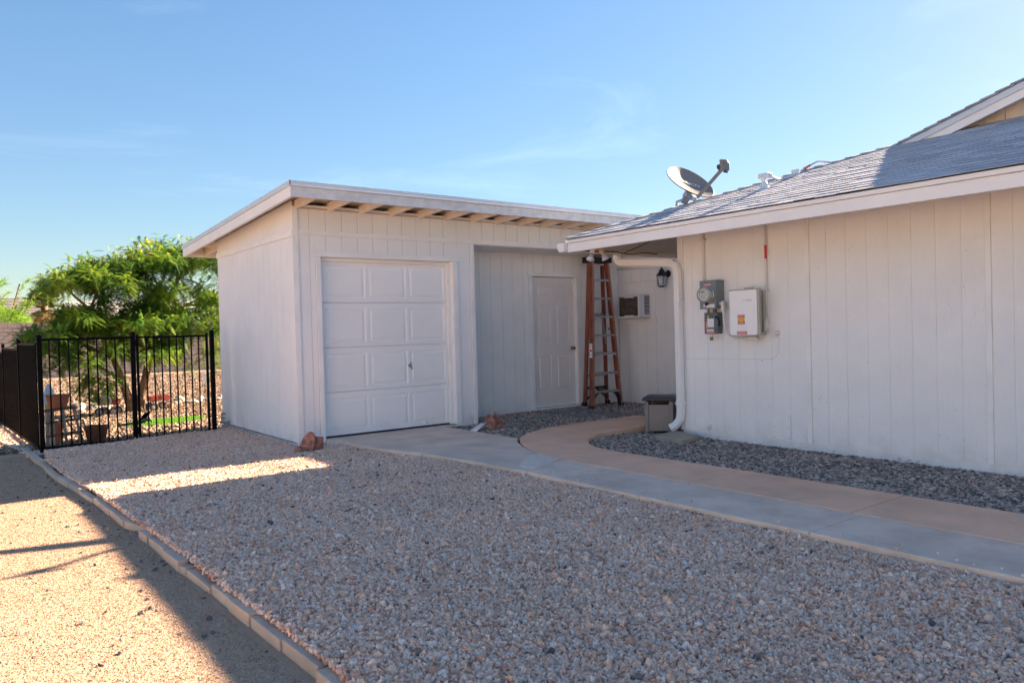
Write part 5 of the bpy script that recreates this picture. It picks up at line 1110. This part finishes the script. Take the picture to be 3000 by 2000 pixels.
leg((1.40, 11.5, .36), (1.53, 11.55, -.15), .022); leg((1.12, 11.5, .34), (1.2, 11.6, -.15), .02); leg((1.17, 11.42, .30), (1.14, 11.45, .0), .02)
for z_, x0, x1, y0, y1 in ((.335, 1.07, 1.42, 11.24, 11.52), (.185, 1.08, 1.46, 11.22, 11.34), (.02, 1.07, 1.475, 11.18, 11.32)):
    for k in range(3 if z_ > .3 else 2):
        ya = y0+(y1-y0)*k/(3 if z_ > .3 else 2)
        MB().bar((x0, ya+.04, z_+.0), (x1, ya+.04, z_+.03), .075, .022).build('shelf_board', m_brownw, ps)
MB().bar((1.12, 11.22, .02), (1.27, 11.22, .32), .018, .012, (0, 1, 0)).bar((1.3, 11.3, .20), (1.42, 11.3, .02), .018, .012, (0, 1, 0)).bar((1.1, 11.3, .30), (1.25, 11.3, .1), .014, .012, (0, 1, 0)).build('brace', m_oldwood, ps)
pot('terracotta_bowl', 1.225, 11.38, .372, .10, .150, .165, m_terra, 'wide terracotta bowl on top of the wooden plant stand', lip=.001, rim=.012)
pot('terracotta_pot', 1.27, 12.0, -.165, .055, .085, .14, m_terra2, 'bright orange pot on the ground behind the plant stand')
pot('terracotta_pot', 1.27, 12.02, -.02, .06, .09, .13, m_terra2, 'bright orange pot seen through the upper shelves of the stand')
t = thing('watering_can', (1.15, 11.6, -.15), 'pale blue and cream watering can half hidden by the corner post', 'watering can')  # watering can on a cream stand, not a lamp
MB().lathe([(0, 0), (.10, 0), (.10, .02), (.04, .2), (.03, .24), (0, .25)], (1.15, 11.6, .42), (0, 0, 1), 12).build('can_body', mat('pale_blue_metal', (.45, .55, .62), .4, .2), t, smooth='auto')
MB().tube([(1.18, 11.62, .45), (1.20, 11.62, .52), (1.205, 11.62, .60)], .012, 6).build('spout', m_lab, t); MB().box(1.10, 1.20, 11.56, 11.65, -.15, .42).build('stand', mat('cream_paint', (.7, .68, .5), .5), t)
# wagons
def wagon(x, y, w, l, label, handle, rz_=0):
    z = gz(x, y); t = thing('toy_wagon', (x, y, z), label, 'wagon', 'small red wagons under the tree')
    R_ = Matrix.Rotation(rz_, 3, 'Z')
    T = lambda a, b_, c: tuple(Vector((x, y, z))+R_ @ Vector((a, b_, c)))
    b = MB(); 
    o_ = [(-l/2, -w/2), (l/2, -w/2), (l/2, w/2), (-l/2, w/2)]; k = 1.05
    vs = [T(a, c, .23) for a, c in o_]+[T(a*k, c*k, .335) for a, c in o_]+[T(a*k*.94, c*k*.9, .335) for a, c in o_]+[T(a*.94, c*.9, .245) for a, c in o_]
    b.add(vs, [(0, 3, 2, 1), (12, 13, 14, 15)]+[(r_*4+i, r_*4+(i+1) % 4, r_*4+4+(i+1) % 4, r_*4+4+i) for r_ in range(3) for i in range(4)]); b.build('tray', m_wagon, t, bevel=.006)
    b = MB()
    for a in (-l*.36, l*.36):
        b.tube([T(a, -w*.55, .08), T(a, w*.55, .08)], .009, 6); b.tube([T(a, -.05, .23), T(a+.03, -.05, .09)], .009, 5); b.tube([T(a, .05, .23), T(a-.03, .05, .09)], .009, 5)
    b.tube([T(-l*.36, 0, .12), T(l*.36, 0, .12)], .01, 6); b.build('undercarriage', m_lant, t)
    for a in (-l*.36, l*.36):
        for c in (-w*.55, w*.55):
            ax = R_ @ Vector((0, 1, 0)); wh = MB().lathe([(.06, -.018), (.085, -.018), (.092, -.01), (.092, .01), (.085, .018), (.06, .018)], T(a, c, .09), ax, 20).build('wheel', m_tyre, t, smooth='auto')
            MB().lathe([(0, -.012), (.02, -.014), (.06, -.008), (.062, 0), (.06, .008), (.02, .014), (0, .012)], T(a, c, .09), ax, 20).build('rim', m_rim, wh, smooth='auto')
    if handle:
        MB().tube([T(.03, -w*.5, .28), T(-.10, -w*.55, .72)], .011, 6).tube([T(-.17, -w*.55, .72), T(-.05, -w*.55, .72), T(-.05, -w*.55, .765), T(-.17, -w*.55, .765)], .009, 5, closed=True).build('handle', m_lant, t)
    return t, T
wagon(4.06, 19.0, .26, .42, 'small faded red wagon with raised black handle right of the tree trunk', True, .15)
t, T = wagon(2.95, 18.5, .26, .40, 'small red wagon filled with plants left of the tree trunk', False, -.5)
b = MB(); b.tube([T(-.02+.13*math.cos(a), -.17, .32+.13*math.sin(a)) for a in [2*PI*j/24 for j in range(24)]], .008, 6, closed=True)
for i in range(-5, 6):
    h = math.sqrt(max(0, .13**2-(i*.023)**2)); b.tube([T(-.02+i*.023, -.17, .32-h), T(-.02+i*.023, -.17, .32+h)], .0025, 4); b.tube([T(-.02-h, -.17, .32+i*.023), T(-.02+h, -.17, .32+i*.023)], .0025, 4)
wi = tag(b.build('wire_disc', m_white), 'round white wire grille leaning on the planted wagon', 'grille')
b = MB(); r = random.Random(4)
for i in range(170):
    c = Vector(T(r.uniform(-.2, .15), r.uniform(-.1, .1), .33)); d = Vector((r.gauss(0, 1), r.gauss(0, 1), abs(r.gauss(.6, .7)))).normalized()*r.uniform(.06, .2); s = Vector((r.gauss(0, 1), r.gauss(0, 1), 0)).normalized()*.012
    b.add([c, c+d*.6+s, c+d, c+d*.6-s], [(0, 1, 2, 3)])
tag(b.build('potted_plant', m_leaf), 'bushy green plant growing in the left wagon', 'plant')
t = pot('pierced_pot', 4.25, 18.72, gz(4, 18.7), .05, .085, .15, mat('pinkish_clay', (.55, .27, .18), .8), 'round pinkish clay pot beside the red wagon', lip=.001)
b = MB()
for a in (-.6, 0, .6): b.lathe([(0, .004), (.011, .004), (.011, 0)], (4.25-.072*math.sin(.65+a), 18.72-.072*math.cos(.65+a), gz(4, 18.7)+.07), (-math.sin(.65+a), -math.cos(.65+a), 0), 8)
b.build('hole', m_dark, t)
yl = thing('garden_lamp', (6.35, 23.6, gz(0, 23.6)), 'small white solar lamp on a stake on the gravel slope', 'garden lamp')
zz_ = gz(0, 23.6); MB().tube([(6.35, 23.6, zz_), (6.35, 23.6, zz_+.3)], .015, 6).build('stake', m_lant, yl); MB().box(6.30, 6.40, 23.55, 23.65, zz_+.3, zz_+.56).build('lamp_glass', m_lab, yl); MB().box(6.27, 6.43, 23.52, 23.68, zz_+.56, zz_+.60).build('lamp_cap', m_drip, yl)

# ================================================================= tree with feathery leaves
tr = thing('flowering_tree', (3.57, 18.95, -.43), 'wide green feathery tree with yellow blossoms behind the fence', 'tree')
BR = []
def limb(pts, r0, r1, name='branch', seg=8):
    P = crom(pts, 4); n = len(P); MB().tube(P, [r0+(r1-r0)*i/(n-1) for i in range(n)], seg).build(name, m_bark, tr, smooth=True); BR.extend(P)
limb([(3.50, 18.98, -.48), (3.42, 18.95, -.1), (3.30, 18.95, .3), (3.15, 18.9, .8), (2.95, 18.85, 1.35), (2.7, 18.8, 1.9)], .105, .045, 'trunk', 10)
limb([(3.62, 18.93, -.48), (3.70, 18.95, -.05), (3.82, 18.98, .45), (3.93, 19.0, .95), (4.12, 19.05, 1.5), (4.35, 19.1, 2.1), (4.6, 19.1, 2.6)], .10, .04, 'trunk', 10)
for q in ([(3.3, 18.95, .3), (2.9, 18.7, .6), (2.4, 18.5, .8), (1.9, 18.4, 1.0)], [(3.15, 18.9, .8), (2.6, 18.9, 1.1), (2.0, 18.8, 1.35), (1.6, 18.7, 1.45)], [(2.7, 18.8, 1.9), (2.3, 18.7, 2.3), (2.1, 18.6, 2.6)], [(2.7, 18.8, 1.9), (2.95, 18.9, 2.5), (3.2, 18.9, 3.0)],
          [(4.12, 19.05, 1.5), (4.6, 19.2, 1.9), (5.2, 19.3, 2.2), (5.8, 19.4, 2.4)], [(4.35, 19.1, 2.1), (4.1, 19.1, 2.6), (3.9, 19.0, 3.1)], [(4.6, 19.1, 2.6), (4.9, 19.1, 3.1), (5.1, 19.1, 3.4)], [(3.93, 19, .95), (4.4, 18.8, 1.2), (4.9, 18.6, 1.3)], [(3.9, 19, .8), (3.6, 18.4, 1.2), (3.3, 18.0, 1.5)]):
    limb(q, .035, .010)
FB = MB(); FW = MB(); r = random.Random(21)
def frond(b, c, d, L_, wd):
    """pinnate leaf: drooping midrib with paired leaflets"""
    d = d.normalized(); s = d.cross(Vector((0, 0, 1)))
    if s.length < .1: s = Vector((1, 0, 0))
    s.normalize(); n = 8
    for i in range(n):
        t = (i+.6)/n; p = c+d*L_*t+Vector((0, 0, -.38*L_*t*t)); w = wd*math.sin(PI*min(1, .18+.82*t))*1.0; f = L_/n*.80
        dd = (d+Vector((0, 0, -.76*t))).normalized()
        for k in (-1, 1):
            q = p+s*k*w+dd*f*.7+Vector((0, 0, -w*.35)); b.add([p, p+dd*f, q], [(0, 1, 2)])
def clump(c, R_, n, low=0):
    for i in range(n):
        v = Vector((r.gauss(0, 1), r.gauss(0, 1), r.gauss(0, .55))); v *= R_*.55
        d = Vector((v.x+r.gauss(0, .12), v.y+r.gauss(0, .12), v.z*.5+r.gauss(.02, .12)))
        if d.length < .01: continue
        frond(FB, Vector(c)+v*.75, d, r.uniform(.17, .32), r.uniform(.042, .068))
# upper canopy: (x, z) outline samples with depth jitter
def top(x):
    P = [(1.7, 2.45), (1.95, 2.66), (2.7, 3.02), (3.1, 3.08), (3.6, 3.30), (4.15, 3.42), (4.65, 3.48), (5.2, 3.6), (6.0, 3.5), (6.6, 3.0)]
    for (a, za), (c, zc) in zip(P, P[1:]):
        if a <= x <= c: return za+(zc-za)*(x-a)/(c-a)
    return 2.4
for i in range(165):
    x = r.uniform(1.95, 6.3); zt__ = top(x); z = zt__-.16-abs(r.gauss(0, .28)); y = 19+r.gauss(0, .75)
    if x < 3.4 and z < 2.2: z = 2.2+r.random()*.3
    if x < 2.75: z = max(z, top(x)-(.22 if x < 2.45 else .34))
    clump((x, y, z-.04*abs(y-19)), r.uniform(.22, .32), 48)
for i in range(80):   # middle right
    clump((r.uniform(3.7, 6.2), 19+r.gauss(0, .6), r.uniform(1.2, 2.5)), r.uniform(.2, .3), 44)
for i in range(110):  # lower layer, drooping
    x = r.uniform(1.45, 4.6); lo = 1.05 if x < 1.75 else (.55 if x < 2.3 else .35 if x < 3.1 else .75); hi = 1.35+.5*(x-1.45) if x < 2.2 else 1.78
    clump((x, 18.7+r.gauss(0, .6), lo+(hi-lo)*r.random()**.8), r.uniform(.2, .28), 46)
for i in range(62):  # linking mass between the layers
    x = r.uniform(2.15, 4.4); clump((x, 19+r.gauss(0, .55), r.uniform(1.55, 2.35) if x > 2.9 else r.uniform(1.5, 1.95)), r.uniform(.18, .26), 40)
for i in range(14): clump((r.uniform(2.45, 3.0), 18.6+r.gauss(0, .3), r.uniform(.0, .5)), .16, 20)
for i in range(16): clump((r.uniform(4.2, 5.6), 18.7+r.gauss(0, .4), r.uniform(.55, 1.1)), .16, 16)
for i in range(46):  # wispy ends on the outline
    x = r.uniform(1.8, 5.4); clump((x, 19+r.gauss(0, .5), top(x)+r.uniform(-.05, .06)), .11, 7)
FB.build('foliage', m_leaf, tr, kind='stuff')
for i in range(130):
    x = r.uniform(1.9, 6.2); y = 19+r.gauss(0, .7); z = top(x)-abs(r.gauss(0, .22))+.02
    if r.random() < .12: x, z = r.uniform(1.6, 4.4), r.uniform(1.0, 1.8); y = 18.2
    for k in range(3):
        c = Vector((x, y, z))+Vector((r.gauss(0, .02), r.gauss(0, .02), r.gauss(0, .02))); FW.add([c, c+Vector((r.gauss(0, .02), r.gauss(0, .02), .02)), c+Vector((r.gauss(0, .02), .01, -.01)), c+Vector((.015, .0, -.02))], [(0, 1, 2), (0, 2, 3)])
FW.build('blossom', m_flow, tr, kind='stuff')

# ================================================================= beyond: block wall, houses, palms
bw = thing('block_wall', (4, 35, -.3), 'long pale block wall along the back of the yard', 'wall')
WY = 35.0; MB().box(-14, 24, WY+.02, WY+.13, -.6, 1.925).build('mortar', m_mort, bw)
b = MB(); r = random.Random(1)
for i in range(17):
    z0 = 1.90-.146*(i+1)+.03; x = -14-(.15 if i % 2 else 0)
    while x < 24:
        j = r.uniform(-.006, .006); b.box(x+.006, x+.294, WY+j, WY+.15, z0+.006, z0+.140); x += .30
b.build('blocks', m_block, bw, kind='stuff')
b = MB(); x = -14
while x < 24: b.box(x+.005, x+.395, WY-.012, WY+.16, 1.932, 1.985); x += .4
b.build('cap_blocks', m_block, bw, kind='stuff')
nh = thing('neighbour_house', (6, 62, 0), 'neighbouring house with low grey shingled roof beyond the block wall', 'house')
MB().box(-24, 7.2, 58, 70, -1, 2.3).build('wall', m_nwall, nh)
b = MB()
for i in range(17):
    t0, t1 = i/17, (i+1)/17; b.add([(-25, 56.5+8*t0, 2.3+2.1*t0+.04), (6.6-.0*t0, 56.5+8*t0, 2.3+2.1*t0+.04), (6.6, 56.5+8*t1, 2.3+2.1*t1), (-25, 56.5+8*t1, 2.3+2.1*t1)], [(0, 1, 2, 3)])
b.build('roof', m_nroof, nh); MB().box(-25, 6.6, 56.4, 56.5, 2.1, 2.34).build('fascia', m_trim, nh); MB().add([(-25, 64.5, 4.4), (6.6, 64.5, 4.4), (6.6, 72, 2.3), (-25, 72, 2.3)], [(0, 1, 2, 3)]).add([(6.6, 56.5, 2.3), (6.6, 72, 2.3), (6.6, 64.5, 4.4)], [(0, 1, 2)]).build('roof_rear', m_nroof, nh)
n2 = thing('neighbour_house', (12, 58, 0), 'low house with white coated roof showing through the tree', 'house')
m_wr = mat('white_roof_coating', (.72, .70, .68), .8, var=.1)
MB().box(8.2, 22, 56, 68, -1, 2.6).build('wall', m_nwall, n2)
b = MB()
for i in range(14):
    t0, t1 = i/14, (i+1)/14; b.add([(7.4, 55+7*t0, 2.5+1.5*t0+.05), (23, 55+7*t0, 2.5+1.5*t0+.05), (23, 55+7*t1, 2.5+1.5*t1), (7.4, 55+7*t1, 2.5+1.5*t1)], [(0, 1, 2, 3)])
b.build('roof', m_wr, n2); MB().add([(7.4, 62, 4.0), (23, 62, 4.0), (23, 69, 2.5), (7.4, 69, 2.5)], [(0, 1, 2, 3)]).build('roof_rear', m_wr, n2); MB().add([(7.4, 55, 2.5), (7.4, 69, 2.5), (7.4, 62, 4.0)], [(0, 1, 2)]).build('gable_wall', m_nwall, n2); MB().box(7.4, 23, 54.9, 55, 2.3, 2.56).build('fascia', m_trim, n2)
def palm(x, y, zc, R_, label, seed, n=34):
    t = thing('fan_palm', (x, y, -.3), label, 'palm'); r = random.Random(seed)
    MB().tube([(x, y, -.5), (x+.05, y, zc*.5), (x, y, zc)], [.2, .17, .15], 10).build('trunk', m_bark, t, smooth=True)
    g = MB(); dd = MB()
    for i in range(n+14):
        dead = i >= n; a = r.random()*2*PI; e = r.uniform(-.15, 1.35) if not dead else r.uniform(-1.4, -.5)
        d = Vector((math.cos(a)*math.cos(e), math.sin(a)*math.cos(e), math.sin(e))); b = dd if dead else g
        c = Vector((x, y, zc))+d*R_*.42; s = d.cross(Vector((0, 0, 1))).normalized(); u = s.cross(d)
        b.bar(Vector((x, y, zc)), c, .025, .02)
        nb = 16
        for j in range(nb):
            f = -1.15+2.3*j/(nb-1); q = (d*math.cos(f)+s*math.sin(f)); L_ = R_*.62*(1-.18*abs(f))*r.uniform(.9, 1.1); tip = c+q*L_+Vector((0, 0, -.10*L_ if not dead else -.3*L_)); mid = c+q*L_*.55; w = u.cross(q).normalized()*.034*R_
            b.add([c, mid+w, tip, mid-w], [(0, 1, 2, 3)])
    g.build('fronds', m_palm, t); dd.build('dead_fronds', m_palmd, t)
palm(4.12, 42, 2.95, 1.05, 'fan palm with browned lower fronds behind the wall, left of the tree', 3)
palm(12.6, 45, 2.75, 1.35, 'fan palm behind the wall, right of the tree beside the garage', 9)
sh = thing('palo_verde', (2.2, 39.5, -.3), 'bright green wispy shrub rising over the wall at the far left', 'shrub')
b = MB(); tw = MB(); r = random.Random(8)
for k in range(15):
    a = r.uniform(0, 6.28); e = Vector((2.0+r.uniform(-1.6, 1.7), 40+r.uniform(-1, 1), r.uniform(2.7, 3.9))); tw.tube(crom([(2.0, 40, -.3), (2.0+(e.x-2)*.4, 40, 1.4), e]), .03, 5)
    P = crom([(2.0+(e.x-2)*.6, 40+(e.y-40)*.6, 2.0), e+Vector((0, 0, -.3)), e+Vector((.35*(1 if e.x > 1.5 else -1), 0, .15))], 8)
    for p in P:
        for j in range(10):
            d = Vector((r.gauss(.3, .6), r.gauss(0, .6), r.gauss(.5, .4))).normalized()*r.uniform(.12, .4); s = Vector((r.gauss(0, 1), r.gauss(0, 1), r.gauss(0, 1))).normalized()*.012; b.add([p+s, p+d, p-s], [(0, 1, 2)])
for i in range(26000):
    x = r.uniform(-1.2, 3.35); zc = 3.05-.28*max(0, x-1.4)**1.6; z = 1.6+(zc-1.6)*r.random()**.55; p = Vector((x+r.gauss(0, .05), 40+r.gauss(0, .7), z+r.gauss(0, .06)))
    d = Vector((r.gauss(0, 1), r.gauss(0, 1), r.gauss(.3, .8))).normalized()*r.uniform(.05, .13); s = Vector((r.gauss(0, 1), r.gauss(0, 1), r.gauss(0, 1))).normalized()*.012
    b.add([p+s, p+d, p-s], [(0, 1, 2)])
b.build('foliage', m_shrub, sh, kind='stuff'); tw.build('stems', m_bark, sh)

# unseen house added out of frame to the left, bouncing sunlight onto the shaded walls
wh = thing('neighbour_house', (-16, -5, 0), 'added single-storey tan stucco house, unseen left of the view, bouncing sunlight', 'house')
m_st = mat('bounce_house_stucco', (.55, .54, .52), .9, var=.08, vs=3, bump=.6, bs=60)
MB().box(-21, -12.02, -15, 4.5, -.4, 2.62).build('wall', m_st, wh)
b = MB().ext([(-11.35, -15.6, 2.55), (-16.5, -15.6, 4.1), (-21.65, -15.6, 2.55), (-21.65, -15.6, 2.43), (-16.5, -15.6, 3.98), (-11.35, -15.6, 2.43)], (0, 20.7, 0)); b.build('roof', m_nroof, wh)
for y_, w_, z0, z1 in ((2.2, 1.5, .95, 2.15), (-2.6, 2.0, .95, 2.15), (-9.5, 1.5, .95, 2.15)):
    f = MB().box(-12.02, -11.97, y_-w_/2-.06, y_+w_/2+.06, z0-.06, z0).box(-12.02, -11.97, y_-w_/2-.06, y_+w_/2+.06, z1, z1+.06).box(-12.02, -11.97, y_-w_/2-.06, y_-w_/2, z0, z1).box(-12.02, -11.97, y_+w_/2, y_+w_/2+.06, z0, z1).box(-12.02, -11.98, y_-.02, y_+.02, z0, z1).build('window_frame', m_trim, wh)
    MB().box(-12.019, -12.0, y_-w_/2, y_+w_/2, z0, z1).build('window_pane', mat('dark_pane', (.05, .06, .07), .05, spec=.8), f)
MB().box(-12.02, -11.98, -6.3, -5.35, -.1, 2.03).build('door', m_pdoor, wh)
